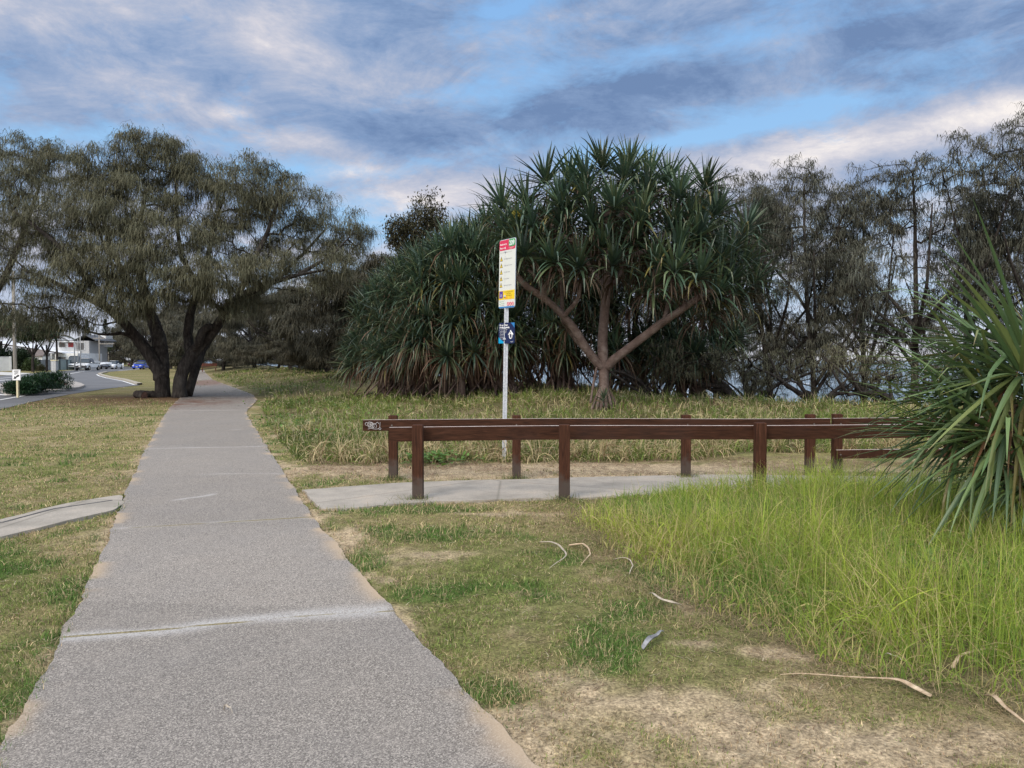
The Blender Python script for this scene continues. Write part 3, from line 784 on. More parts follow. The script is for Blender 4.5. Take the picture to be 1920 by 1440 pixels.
# ---- the big one on the lawn
g = np.random.default_rng(11)
DT = 33.0
def Q(px, py, dd=0.0): return P(px, py, DT + dd)
base = Q(304, 744); base[2] = -.15; base2 = Q(338, 744.5, -.3); base2[2] = -.15
LA = np.array([base, Q(303, 725), Q(302, 706), Q(294, 685)])
limbs = [
    (np.array([base, Q(304, 728), Q(303, 706), Q(291, 682, .1), Q(276, 658, .1), Q(254, 630, 0), Q(236, 607, -.3), Q(216, 588, -.7), Q(195, 572, -1.1), Q(160, 556, -1.7), Q(118, 545, -2.2)]), lambda t: np.interp(t, [0, .04, .12, .3, .55, .8, 1], [.44, .33, .29, .26, .21, .15, .06]), 0, None),
    (np.array([Q(303, 712), Q(304, 690, .3), Q(301, 660, .5), Q(296, 630, .7), Q(286, 600, 1.0), Q(272, 560, 1.4), Q(262, 500, 1.8), Q(262, 420, 2.1), Q(275, 350, 2.2)]), .34, .07, 1),
    (np.array([base2, Q(337, 727, -.3), Q(340, 706, -.2), Q(350, 680, -.1), Q(368, 655, 0), Q(392, 630, -.1), Q(410, 604, -.4), Q(428, 580, -.8), Q(452, 556, -1.2), Q(500, 532, -1.6), Q(560, 515, -2), Q(610, 506, -2)]), lambda t: np.interp(t, [0, .04, .12, .3, .6, .8, 1], [.38, .30, .26, .22, .16, .10, .03]), 0, None),
    (np.array([Q(352, 684, -.1), Q(355, 660, .2), Q(352, 625, .5), Q(358, 585, .8), Q(372, 540, 1.0), Q(390, 480, 1.2), Q(402, 420, 1.2), Q(420, 370, 1.0)]), .22, .06, 1),
    (np.array([Q(352, 742, .45), Q(360, 712, .6), Q(366, 690, .9), Q(380, 655, 1.6), Q(420, 600, 2.6), Q(500, 540, 3.0), Q(575, 470, 3.2), Q(610, 430, 3.2)]), .20, .04, None),
    (np.array([Q(262, 640, .1), Q(232, 624, -.4), Q(205, 628, -.9), Q(178, 626, -1.2), Q(150, 615, -1.5)]), .09, .03, 1),
    (np.array([Q(258, 632, .1), Q(240, 606, .2), Q(216, 603, -.2), Q(185, 612, -.6), Q(160, 600, -.8)]), .06, .02, 1),
    (np.array([Q(196, 573, -1.1), Q(182, 548, -1.2), Q(150, 505, -1.6), Q(110, 460, -2.0), Q(60, 420, -2.2), Q(25, 395, -2.2)]), .16, .04, 1),
    (np.array([Q(150, 556, -1.7), Q(100, 528, -2.0), Q(40, 505, -2.4)]), .10, .04, 1),
    (np.array([Q(286, 600, 1.0), Q(240, 530, .6), Q(205, 460, .2), Q(190, 390, 0), Q(195, 320, 0)]), .15, .04, 1),
    (np.array([Q(443, 564, -1.1), Q(470, 500, -.8), Q(500, 440, -.8), Q(520, 380, -.6), Q(530, 340, -.4)]), .13, .04, 1),
    (np.array([Q(372, 540, 1), Q(340, 480, .6), Q(330, 410, .2), Q(330, 340, 0), Q(320, 300, 0)]), .13, .03, 1),
    (np.array([Q(560, 515, -2), Q(620, 480, -1.6), Q(660, 440, -1.2)]), .08, .03, 1),
]
clumps = [  # (centre, radii, tips)
    (Q(290, 300, .5), (1.9, 2.2, 1.1), 90), (Q(195, 330, .2), (1.5, 2.0, 1.2), 70), (Q(375, 330, .2), (1.3, 2.0, 1.0), 45), (Q(470, 355, .0), (1.9, 2.2, 1.1), 95), (Q(560, 385, .2), (1.6, 2.2, 1.2), 70),
    (Q(250, 390, -1.2), (2.6, 2.4, 1.3), 120), (Q(150, 420, -1.0), (2.2, 2.4, 1.5), 80), (Q(60, 350, .6), (2.0, 2.2, 1.6), 55), (Q(30, 440, -.8), (2.0, 2.2, 1.4), 60), (Q(215, 480, -2.8), (2.4, 1.6, 1.0), 90),
    (Q(330, 440, -2.2), (2.0, 1.6, 1.1), 45), (Q(440, 440, .8), (2.2, 2.4, 1.2), 65), (Q(560, 460, .8), (2.0, 2.4, 1.3), 60), (Q(635, 450, 0), (1.2, 1.6, 1.2), 45), (Q(672, 430, 0), (.5, .8, .8), 12),
    (Q(300, 530, -2.8), (2.2, 1.2, .8), 75), (Q(420, 515, -2.6), (2.2, 1.2, .8), 85), (Q(500, 500, -2.2), (1.3, 1.2, .8), 32), (Q(120, 520, -2.2), (2.4, 1.4, 1.0), 70), (Q(30, 560, -2.0), (2.0, 1.4, 1.2), 45),
    (Q(590, 530, -1.2), (1.6, 1.4, .6), 25), (Q(210, 565, -3.0), (1.3, .8, .7), 30), (Q(260, 575, -2.2), (1.2, .7, .5), 18), (Q(440, 575, -1.8), (1.1, .8, .5), 24), (Q(340, 380, 3.0), (4.5, 1.6, 2.0), 120), (Q(180, 470, 3.0), (3.5, 1.6, 1.6), 60), (Q(500, 500, 3.2), (2.5, 1.2, 1.2), 30),
    (Q(625, 492, -2), (1.0, .9, .5), 24), (Q(345, 555, -1.0), (1.4, .8, .4), 22), (Q(480, 560, 1.0), (1.4, .8, .5), 24), (Q(150, 600, -1.6), (.9, .6, .5), 14), (Q(95, 600, -1.6), (1.2, .6, .6), 18), (Q(285, 262, .4), (1.6, 1.2, .5), 16), (Q(480, 302, 0), (1.0, .8, .5), 8)]
t_, c_m = sheoak_meshes('lawn_she_oak', limbs, clumps, g, per=36, L_=.50, Wd=.022, shell=.3, step=.5, extra=1, wob=.16, bare=.05)
tree_obj('she_oak_tree', 'huge dark she-oak with two leaning trunks beside the footpath and a wide drooping crown', 'tree', t_, c_m)
# ---- neighbour whose crown reaches in from the left edge
g = np.random.default_rng(12)
b0 = P(-60, 735, 37.0); b0[2] = -.1
def Q2(px, py, dd=0): return P(px, py, 37 + dd)
limbs = [(np.array([b0, Q2(-50, 650), Q2(-60, 560), Q2(-40, 450, .5), Q2(-20, 350, .6)]), .3, .06, None), (np.array([Q2(-52, 620), Q2(10, 520, -.5), Q2(50, 420, -.6), Q2(80, 330, -.4)]), .2, .05, 1)]
clumps = [(Q2(30, 290), (1.9, 1.8, 1.2), 60), (Q2(105, 310), (1.6, 1.6, 1.1), 50), (Q2(-40, 320), (2.2, 2, 1.6), 40), (Q2(40, 400, -.5), (2.6, 2, 1.5), 60), (Q2(-40, 470), (2.2, 2, 1.5), 40), (Q2(15, 600, -1), (1.6, 1.2, .9), 22)]
t_, c_m = sheoak_meshes('edge_she_oak', limbs, clumps, g, per=34, L_=.5, Wd=.024, shell=.3, step=.6, bare=.05)
tree_obj('she_oak_tree', 'she-oak whose crown comes in at the left edge of the photo beyond the big one', 'tree', t_, c_m)

# ---- generic she-oaks for the belt behind the dune (two builds, then copies)
def generic(seed, h, w, full, per, L_, Wd, need, bare=0.0, skirts=False, ntip=260, thin=1.0, rt=.008, L0=.38):
    g = np.random.default_rng(seed)
    lb = []; lean = g.normal(0, .5, 2)
    lb.append((np.array([(0, 0, -.3), (lean[0] * .3, lean[1] * .3, h * .18), (lean[0], lean[1], h * .45), (lean[0] * 1.2, lean[1] * 1.4, h * .75), (lean[0], lean[1] * 1.5, h * .93)]), .20 * thin, .03, None))
    for k in range(6):
        a = k * 1.05 + g.normal(0, .3); r = w * g.uniform(.6, .95); z0 = h * g.uniform(.06, .4)
        lb.append((np.array([(lean[0] * .2, lean[1] * .2, z0), (math.cos(a) * r * .35, math.sin(a) * r * .35, z0 + h * .12), (math.cos(a) * r * .75, math.sin(a) * r * .75, z0 + h * .22), (math.cos(a) * r, math.sin(a) * r, z0 + h * g.uniform(.3, .5))]), .11 * thin, .02, 1))
    cl = []
    nc = 15
    for k in range(nc):
        a = g.random() * 6.28; rr = w * .75 * math.sqrt(g.random()); z = h * g.uniform(.16 if skirts else .22, .92)
        f = math.sqrt(max(.1, 1 - ((z / h - .5) / .62) ** 2)) if full else 1
        cl.append(((math.cos(a) * rr * f, math.sin(a) * rr * f, z), (w * .33, w * .33, h * (.10 if full else .13)), ntip // nc))
    cl.append(((lean[0], lean[1], h * .93), (w * .25, w * .25, h * .07), ntip // nc))
    return sheoak_meshes('belt%d' % seed, lb, cl, g, per=per, L_=L_, Wd=Wd, need=need, shell=.2, step=.5, bare=bare, upb=.3, cost=.12, rt=rt, L0=L0)
dense = [generic(21, 8.2, 4.6, True, 26, .75, .045, NEED_D, skirts=True, ntip=420), generic(22, 7.4, 5.0, True, 26, .75, .045, NEED_D, skirts=True, ntip=420)]
open_ = [generic(31, 8.4, 2.9, False, 15, .40, .021, NEED_O, bare=.14, ntip=620, thin=.6, rt=.0058, L0=.20), generic(32, 8.4, 3.2, False, 15, .40, .021, NEED_O, bare=.16, ntip=600, thin=.6, rt=.0058, L0=.20), generic(33, 8.2, 2.7, False, 15, .40, .021, NEED_O, bare=.14, ntip=600, thin=.55, rt=.0058, L0=.20)]
def plant(kind, px, d, rz, sc, label, group, name='she_oak_tree', dz=0.0):
    p = P(px, 700, d); z = max(Hs(p[0], p[1]), -3.0) + dz
    return tree_obj(name, label, 'tree', kind[0], kind[1], (p[0], p[1], z), rz, sc, group)
gb = 'she-oaks in the dark belt behind the grassy dune'
for i, (px, d, k, rz, sc, lab) in enumerate([
    (352, 104, 0, .3, (1.25, 1.25, .95), 'distant she-oak seen between the two trunks of the big tree'),
    (418, 86, 1, 1.9, (1.1, 1.1, .92), 'she-oak standing right of the far bend of the footpath'),
    (478, 74, 0, 3.1, (1, 1, .88), 'dark she-oak with bare leaning stems above the pale dune grass'),
    (545, 63, 1, 4.4, (1, 1, .92), 'dark drooping she-oak behind the middle of the grassy dune'),
    (612, 53, 0, 5.3, (.95, .95, .82), 'rounded dark she-oak behind the crest of the grassy dune'),
    (672, 44.5, 1, 0.8, (.85, .85, .80), 'dark she-oak just left of the pandanus thicket'),
    (735, 43, 0, 2.2, (.9, .9, .82), 'she-oak mostly hidden behind the left end of the pandanus thicket')]):
    plant(dense[k], px, d, rz, sc, lab, gb)
for i, (px, d, k, rz, sc, lab) in enumerate([
    (440, 92, 0, .9, (.8, .8, .30), 'low dark scrub at the far end of the dune grass'), (520, 66, 1, 2.2, (.7, .7, .32), 'low dark scrub under the leaning bare stems'), (590, 55, 0, 3.3, (.6, .6, .34), 'low dark scrub behind the crest of the dune, middle of the belt'),
    (650, 47, 1, 4.0, (.55, .55, .36), 'low dark scrub left of the pandanus thicket'), (480, 78, 1, 5.1, (.7, .7, .30), 'low dark scrub behind the pale patch of dune grass'), (560, 60, 1, 1.4, (.6, .6, .33), 'low dark scrub between the two middle belt trees')]):
    plant(dense[k], px, d, rz, sc, lab, 'low scrub under the belt of she-oaks', 'she_oak_bush')
go = 'wispy she-oaks along the sea side of the dune'
for i, (px, d, k, rz, sc, lab, dz) in enumerate([
    (1345, 30, 0, 1.1, (1.1, 1.1, 1.06), 'wispy she-oak immediately right of the tall pandanus', 0),
    (1450, 28, 1, 2.7, (1, 1, 1.02), 'wispy she-oak over the right post of the near barrier', 0),
    (1530, 27, 2, 4.1, (1, 1, 1.10), 'slender she-oak with an upright feathery top against the pale cloud bank', 0),
    (1625, 29, 0, 5.6, (1.05, 1, 1.13), 'open she-oak with forked stems beyond the gap in the far rail', 0),
    (1715, 26, 1, .4, (1.1, 1.1, 1.10), 'open she-oak behind the leaf tips of the near pandanus', 0),
    (1810, 27, 2, 2.0, (1.15, 1.15, 1.06), 'sparse she-oak standing above the near pandanus', 0),
    (1930, 24, 0, 3.6, (1.0, 1.0, 1.12), 'tallest she-oak at the right edge of the photo', 0),
    (1410, 33, 2, 3.3, (1.1, 1.1, .66), 'shorter she-oak in the second row behind the gap right of the tall pandanus', 0), 
    (1250, 33, 1, 4.6, (1, 1, .92), 'she-oak half hidden behind the right side of the tall pandanus', 0)]):
    plant(open_[k], px, d, rz, sc, lab, go, dz=dz)
# low tangle of grey she-oak boughs lying over the crest of the dune
def tangle(seed, p, w, label, hgt=1.6):
    g = np.random.default_rng(seed); lb = []
    for k in range(9):
        a = g.uniform(-.5, 3.6); r = w * g.uniform(.6, 1.1)
        lb.append((np.array([(0, 0, -.2), (math.cos(a) * r * .3, math.sin(a) * r * .3, g.uniform(.1, .5)), (math.cos(a) * r * .7, math.sin(a) * r * .4, g.uniform(.3, .9)), (math.cos(a) * r, math.sin(a) * r * .5, g.uniform(.4, hgt))]), g.uniform(.05, .11), .02, None if k == 0 else 1))
    cl = [((g.uniform(-w, w), g.uniform(-.6, .8), g.uniform(.6, hgt)), (w * .3, .6, .4), 26) for k in range(8)]
    t, c = sheoak_meshes('tangle%d' % seed, lb, cl, g, per=7, L_=.4, Wd=.016, need=NEED, shell=.1, step=.35, rt=.009, bare=.45, L0=.2, wob=.1)
    return tree_obj('she_oak_bush', label, 'bush', t, c, p)
for sd, px, d, w, lab in [(41, 1235, 24.5, 2.4, 'low tangle of fallen she-oak boughs right of the pandanus trunk'), (42, 1395, 24, 2.4, 'low she-oak scrub with bare twisted boughs above the near barrier'),
                          (43, 1540, 23, 2.4, 'low she-oak scrub behind the two close posts of the far barrier'), (44, 1690, 21.5, 2.2, 'low she-oak scrub with a thick dark bough beside the near pandanus'), (45, 1020, 29, 2.6, 'dark boughs lying in the gap behind the sign post')]:
    p = P(px, 740, d); tangle(sd, (p[0], p[1], Hs(p[0], p[1])), w, lab)
# leafy coastal tree poking out above the pandanus thicket
def broad(key, seed, h, w, nt_, leafL, leafW, per, colr, z0=.45, thick=.16, lob=10):
    g = np.random.default_rng(seed)
    lb = [(np.array([(0, 0, -.2), (g.normal(0, .1), 0, h * .25), (g.normal(0, .2), 0, h * .5)]), thick, thick * .6, None)]
    for k in range(5):
        a = k * 1.26 + g.normal(0, .3); lb.append((np.array([(0, 0, h * .3), (math.cos(a) * w * .35, math.sin(a) * w * .35, h * .55), (math.cos(a) * w * .6, math.sin(a) * w * .6, h * .75)]), thick * .5, .03, 1))
    cl = []
    for k in range(lob):
        a = g.random() * 6.28; r = w * .65 * math.sqrt(g.random()); z = h * g.uniform(z0, .9)
        cl.append(((math.cos(a) * r, math.sin(a) * r, z), (w * .32, w * .32, h * .11), nt_ // lob))
    tg = np.concatenate([ell_points(c, r, n, g, .3) for c, r, n in cl])
    PP, PA, tips, nl = grow(lb, tg, g, .5); rad = radii(PP, PA, tips, .01)
    b = MB()
    for pl, r0, r1, s in lb: q = along(pl, .3); b.tube(q, np.linspace(r0, r1, len(q)), 8, wob=.1)
    ch = np.arange(nl, len(PP)); V, q = edge_prisms(PP[PA[ch]], PP[ch], np.minimum(rad[ch] * 1.3, thick * .5), np.minimum(rad[ch], thick * .5), 4); b.add(V, [q])
    t = mesh_from(key + '_trunk', np.concatenate(b.V), b.F, MAT['bark'], True)
    sp = np.concatenate([tips, np.unique(PA[tips])]); idx = np.repeat(sp, per); m = len(idx)
    d = g.normal(size=(m, 3)); d[:, 2] += .3
    V, q, ix, tt = strips(PP[idx] + g.normal(0, .16, (m, 3)), d, leafL * g.uniform(.6, 1.3, m), leafW * g.uniform(.7, 1.2, m), .8, 2, [.25, 1, .15], seed=seed)
    cc = np.asarray(colr)[None] * (1 + g.normal(0, .22, m))[:, None]
    c = mesh_from(key + '_crown', V, [q], MAT['leaf'], False, col=np.clip(cc, .005, 1)[ix])
    return t, c
bt = broad('banksia', 51, 8.8, 2.9, 460, .17, .075, 15, (.075, .070, .036), z0=.62)
p = P(796, 700, 41); tree_obj('banksia_tree', 'leafy brown-green tree rising above the pandanus thicket', 'tree', *bt, (p[0], p[1], Hs(p[0], p[1])), .4, (1.0, 1.0, 1.08))

# ================================================================== PANDANUS
def rosette(p, ax, g, n=46, L_=1.15, W_=.07, dead=14, green=None, tilt=None, open_=1.0, deadL=1.1):
    """one head of sword leaves: young ones stand up the axis, old ones arch over and snap down"""
    ax = np.asarray(ax, float); ax = ax / np.linalg.norm(ax)
    u = np.cross(ax, (0.3, .2, 1)); u /= np.linalg.norm(u); w = np.cross(ax, u)
    k = np.arange(n); a = k * 2.4 + g.normal(0, .15, n); f = (k + .5) / n              # 0 young .. 1 old
    th = (.12 + 1.50 * f ** .85 * open_) + g.normal(0, .08, n)
    D = np.cos(th)[:, None] * ax + np.sin(th)[:, None] * (np.cos(a)[:, None] * u + np.sin(a)[:, None] * w)
    S = p + ax * (.22 * (1 - f))[:, None] + (D - ax * np.sum(D * ax, 1)[:, None]) * .05
    L1 = L_ * (.72 + .38 * np.sin(f * 2.6)) * g.uniform(.85, 1.12, n)
    return S, D, L1, f, np.full(n, W_)
def dead_leaves(p, ax, g, n, L_, W_):
    a = g.random(n) * 6.28; D = np.stack([np.cos(a), np.sin(a), g.uniform(-.4, .25, n)], 1)
    ax = np.asarray(ax, float) / np.linalg.norm(ax)
    S = p - ax * g.uniform(.02, .35, n)[:, None] + D * .05
    return S, D, L_ * g.uniform(.6, 1.2, n), np.full(n, W_)
GR = np.array([(.036, .064, .038), (.048, .077, .043), (.070, .092, .045), (.036, .060, .044)])
def pandanus_crown(key, heads, g, green=None, opn=1.0, L_=1.15, dsc=1.0,  W_=.07, n=44, dead=14, bright=1.0, nseg=6, deadcol=((.17, .125, .085), (.10, .05, .035)), kink=True, fold=.35, deadL=.9):
    Vs, Fs, Cs = [], [], []; nn = 0
    dV, dF, dC = [], [], []; dn = 0
    for h in heads:
        p, ax = np.array(h[0], float), np.array(h[1], float); s = h[2] if len(h) > 2 else 1.0
        S, D, L1, f, W1 = rosette(p, ax, g, max(10, int(n * (.8 + .4 * g.random()))), L_ * s, W_ * s, open_=opn)
        dr = (.10 + 1.5 * f ** 1.7 * g.uniform(.5, 1.35, len(f))) * dsc
        km = g.random(len(f)) < (.10 + .5 * f)
        tone = g.uniform(.6, 1.4)
        for sel, kk in ((~km, None), (km, .55)):
            if not sel.any(): continue
            V, q, ix, t = strips(S[sel], D[sel], L1[sel], W1[sel] * g.uniform(.75, 1.1, sel.sum()), dr[sel] * (1.6 if kk else 1), nseg, [.8, 1, .95, .82, .6, .36, .05][:nseg + 1] if nseg == 6 else [.85, 1, .85, .5, .05], fold=fold, kink=kk, seed=int(g.integers(1e6)))
            c = (GR if green is None else green)[g.integers(0, 4, sel.sum())] * tone * bright * (1 + g.normal(0, .15, sel.sum()))[:, None]
            old = (f[sel] > .88) & (g.random(sel.sum()) < .35); c[old] = np.array((.20, .17, .05)) * g.uniform(.7, 1.1)
            cc = c[ix]; tipm = (t > .9) & (g.random(len(c))[ix] < .3); cc[tipm] = (.22, .16, .08)
            Vs.append(V); Fs.append(q + nn); nn += len(V); Cs.append(cc)
        if dead:
            m = int(dead * g.uniform(.6, 1.4) * (h[3] if len(h) > 3 else 1.0))
            S, D, L1, W1 = dead_leaves(p, ax, g, m, deadL * s, W_ * .6 * s)
            V, q, ix, t = strips(S, D, L1, W1, g.uniform(2.2, 4.5, m), 4, [.9, 1, .8, .5, .1], seed=int(g.integers(1e6)), twist=.35)
            mixf = g.random(m)[:, None]; c = np.array(deadcol[0]) * mixf + np.array(deadcol[1]) * (1 - mixf)
            dV.append(V); dF.append(q + dn); dn += len(V); dC.append((c * (1 + g.normal(0, .2, m))[:, None])[ix])
    cm = mesh_from(key + '_crown', np.concatenate(Vs), Fs, MAT['pandan'], False, col=np.clip(np.concatenate(Cs), .004, 1))
    dm = mesh_from(key + '_dead', np.concatenate(dV), dF, MAT['grass'], False, col=np.clip(np.concatenate(dC), .004, 1)) if dead else None
    return cm, dm

# ---- the tall one behind the barriers
g = np.random.default_rng(61)
DP = 20.0
def Q3(px, py, dd=0.0): return P(px, py, DP + dd)
zb = Hs(2.36, 20)
b = MB()
def lim(pts, r0, r1, n=10, wob=.06):
    q = along(np.array(pts), .12)
    # soften the corners
    for _ in range(4): q[1:-1] = (q[:-2] + 2 * q[1:-1] + q[2:]) / 4
    b.tube(q, np.linspace(r0, r1, len(q)), n, wob=wob, seed=int(g.integers(1e5)))
pb = Q3(1132, 752); pb[2] = zb - .05
lim([pb, Q3(1132, 735), Q3(1132, 700), Q3(1131, 672), Q3(1129, 640), Q3(1132, 599), Q3(1136, 555), Q3(1138, 500, .2), Q3(1135, 430, .4), Q3(1150, 350, .5)], .145, .10)
lim([Q3(1134, 692), Q3(1146, 677, -.05), Q3(1178, 654, -.3), Q3(1218, 623, -.5), Q3(1247, 600, -.7), Q3(1277, 582, -.9), Q3(1307, 558, -1.0), Q3(1350, 540, -1.0)], .12, .08)
lim([Q3(1130, 692), Q3(1118, 678, -.05), Q3(1099, 654, -.2), Q3(1075, 613, -.4), Q3(1055, 592, -.5), Q3(1023, 559, -.7), Q3(1000, 546, -.8), Q3(978, 530, -.9), Q3(962, 505, -.9)], .12, .07)
lim([Q3(1126, 690, .15), Q3(1112, 672, .25), Q3(1090, 650, .25), Q3(1068, 622, .2), Q3(1056, 600, -.2)], .055, .06)
lim([Q3(1057, 596, -.5), Q3(1060, 586, -.6), Q3(1070, 577, -.7), Q3(1084, 567, -.8), Q3(1087, 550, -.8), Q3(1086, 528, -.8)], .06, .055)
lim([Q3(1054, 592, -.45), Q3(1054, 560, -.3), Q3(1052, 520, -.3), Q3(1046, 480, -.2)], .05, .045)
lim([Q3(1019, 556, -.7), Q3(1016, 535, -.7), Q3(1004, 516, -.8), Q3(990, 505, -.9)], .055, .045)
lim([Q3(1017, 545, -.7), Q3(1026, 525, -.8), Q3(1036, 512, -.8)], .04, .035)
lim([Q3(1245, 600, -.7), Q3(1252, 575, -.6), Q3(1258, 548, -.6), Q3(1262, 505, -.5)], .06, .05)
lim([Q3(1275, 584, -.9), Q3(1290, 555, -.9), Q3(1300, 530, -.9)], .05, .05)
for ex, ey, dd, sx, sy in [(1185, 470, 1.5, 1136, 545), (1250, 440, 1.8, 1180, 480), (1300, 400, 1.6, 1230, 450), (1080, 450, 1.5, 1136, 540), (1010, 400, 1.3, 1090, 460), (960, 390, .8, 1020, 410), (1190, 360, .6, 1140, 430), (1090, 350, .4, 1136, 430), (1320, 470, .5, 1260, 505), (1370, 500, .3, 1300, 540), (1240, 350, .8, 1200, 400)]:
    lim([Q3(sx, sy, .3), Q3((sx + ex) / 2, (sy + ey) / 2 + 10, (dd + .3) / 2), Q3(ex, ey, dd)], .07, .05, 8)
t_o = thing('pandanus_tree', 'tall pandanus with a forked pale trunk and umbrella crown behind the barriers', 'tree')
b.build('trunk', MAT['pbark'], t_o, True)
# prop roots
b = MB()
lim([Q3(1119, 688, -.1), Q3(1114, 710, -.15), Q3(1110, 735, -.2), Q3(1107, 757, -.25)], .028, .03, 8)
for dx, dd in [(-24, -.25), (-14, -.4), (-5, -.45), (6, -.45), (17, -.35), (28, -.1), (-22, .2), (22, .3)]:
    s0 = Q3(1132 + dx * .25, 722 + abs(dx) * .2, dd * .25); e0 = Q3(1132 + dx, 757, dd); e0[2] = Hs(e0[0], e0[1]) - .08
    md = s0 * .45 + e0 * .55; md[2] += .05
    lim([s0, md, e0], .035, .045, 8)
b.build('prop_root', MAT['pbark'], t_o, True)
heads = []
def hd(px, py, dd, ax=None, s=1.0):
    p = Q3(px, py, dd); c = Q3(1150, 560, .6)
    if ax is None:
        ax = p - c; ax /= np.linalg.norm(ax); ax = ax * .75 + np.array([0, 0, .8])
    heads.append((p, ax, s))
for (x, y, dd) in [(990, 390, -.4), (1070, 352, -.2), (1053, 395, -1.0), (1130, 325, .0), (1180, 330, -.1), (1152, 395, -1.2), (1250, 352, -.1), (1272, 375, -.7), (945, 395, 0.1),
                   (985, 485, -1.1), (1040, 495, -1.3), (1088, 508, -1.5), (1150, 505, -1.5), (1305, 455, -1.1), (1230, 500, -1.2), (1262, 515, -1.5), (1310, 525, -1.5), (1340, 410, -.3), (1370, 475, -.5), (1365, 535, -.9), (1412, 535, -.2), (1200, 420, -1.2), (1110, 430, -1.2), (1000, 430, -.8), (1320, 360, .3), (1215, 345, -.3), (1100, 350, -.5), (1025, 350, 0), (1395, 440, .4), (1340, 560, -1.0), (950, 450, -.5), (1060, 440, -1), (1255, 440, -1.0)]:
    hd(x, y, dd)
for (x, y, dd) in [(1020, 520, -.6), (1060, 400, -.8), (1190, 460, -1.1), (1290, 420, -.8), (1130, 470, -1.2), (1210, 380, -.8), (1345, 500, -.8), (1270, 470, -1.2), (1170, 345, -.6), (1225, 545, -1.0), (975, 440, -.6), (1390, 500, -.2), (1100, 385, -.9), (1330, 590, -.6), (1280, 560, .6), (1380, 570, .2)]: hd(x, y, dd)
for i in range(52):   # the far side of the dome
    th = g.random() * 6.28; r = math.sqrt(g.random()) * 3.2
    x = 2.75 + r * math.cos(th); y = 20.9 + abs(r * math.sin(th)) * .8 + .1; z = zb + 3.0 + 3.0 * math.sqrt(max(0, 1 - (r / 3.5) ** 2)) * g.uniform(.45, 1.0)
    heads.append((np.array([x, y, z]), np.array([math.cos(th) * .5, .3, .8]), 1.0))
heads.append((Q3(1040, 605, -.4), (-.6, -.4, .3), .5))
heads.append((Q3(1131, 757, -.7), (0.1, -.3, 1), .35))
cm, dm = pandanus_crown('tall_pandanus', heads, g, L_=.98, W_=.078, n=42, dead=16, deadL=.95, bright=1.25, dsc=.8, opn=.88, deadcol=((.10, .075, .052), (.05, .028, .02)))  # dead leaves coloured darker, painting shade into the crown interior
link('crown', cm, t_o); link('dead_leaves', dm, t_o)
# fruit: knobbly ball of wedges
def fruit(p, r, parent):
    b = MB(); gg = np.random.default_rng(5)
    for k in range(60):
        z = 1 - 2 * (k + .5) / 60; a = k * 2.39996; q = math.sqrt(1 - z * z); d = np.array([q * math.cos(a), q * math.sin(a), z])
        b.tube([p + d * r * .5, p + d * r * .92, p + d * r * 1.03], [r * .14, r * .15, r * .07], 5)
    return b.build('fruit', noisy('green_fruit', (.10, .12, .02), (.30, .24, .04), 30, .6), parent)
fruit(Q3(969, 402, -.8), .13, t_o)

# ---- the thicket to its left: heads down to the ground, dead skirts
def thicket(key, seed, c, rx, ry, rz, nh, label, group, L_=1.0):
    g = np.random.default_rng(seed); z0 = Hs(c[0], c[1]); hs = []
    for i in range(nh):
        z = g.uniform(.18, 1.0); a = g.random() * 6.28 if g.random() < .35 else g.uniform(-3.35, .2)
        q = math.sqrt(max(.03, 1 - z * z)); k = g.uniform(.86, 1.04)
        d = np.array([q * math.cos(a), q * math.sin(a), z])
        hs.append((np.array([c[0] + d[0] * rx * k, c[1] + d[1] * ry * k, z0 + .3 + d[2] * rz * k]), np.array([d[0] * .9, d[1] * .9, d[2] + .25]), g.uniform(.85, 1.1), 1.5 if z < .4 else .35))
    cm, dm = pandanus_crown(key, hs, g, L_=L_, W_=.068, n=44, dead=22, deadL=1.35, nseg=4, bright=1.3)
    o = thing('pandanus_bush', label, 'bush', (0, 0, 0), 0, group)
    b = MB()
    for i in range(9):
        a = g.random() * 6.28; r0 = g.uniform(.2, .8); e = hs[i][0]
        q = np.array([(c[0] + math.cos(a) * r0, c[1] + math.sin(a) * r0, z0 - .1), (c[0] + (e[0] - c[0]) * .35, c[1] + (e[1] - c[1]) * .35, z0 + rz * .4), e - np.array([0, 0, .1])])
        q = along(q, .3); q[1:-1] = (q[:-2] + 2 * q[1:-1] + q[2:]) / 4; b.tube(q, np.linspace(.10, .05, len(q)), 7, wob=.06)
    for i in range(22):
        a = g.random() * 6.28; r1 = g.uniform(.5, 1.5); x0 = c[0] + g.normal(0, .4); y0 = c[1] + g.normal(0, .4)
        b.tube([(x0, y0, z0 + g.uniform(.9, 1.6)), (x0 + math.cos(a) * r1 * .5, y0 + math.sin(a) * r1 * .5, z0 + .5), (x0 + math.cos(a) * r1, y0 + math.sin(a) * r1, z0 - .1)], .03, 5)
    b.build('trunk', MAT['pbark'], o, True); link('crown', cm, o); link('dead_leaves', dm, o)
gt = 'pandanus bushes of the thicket left of the tall pandanus'
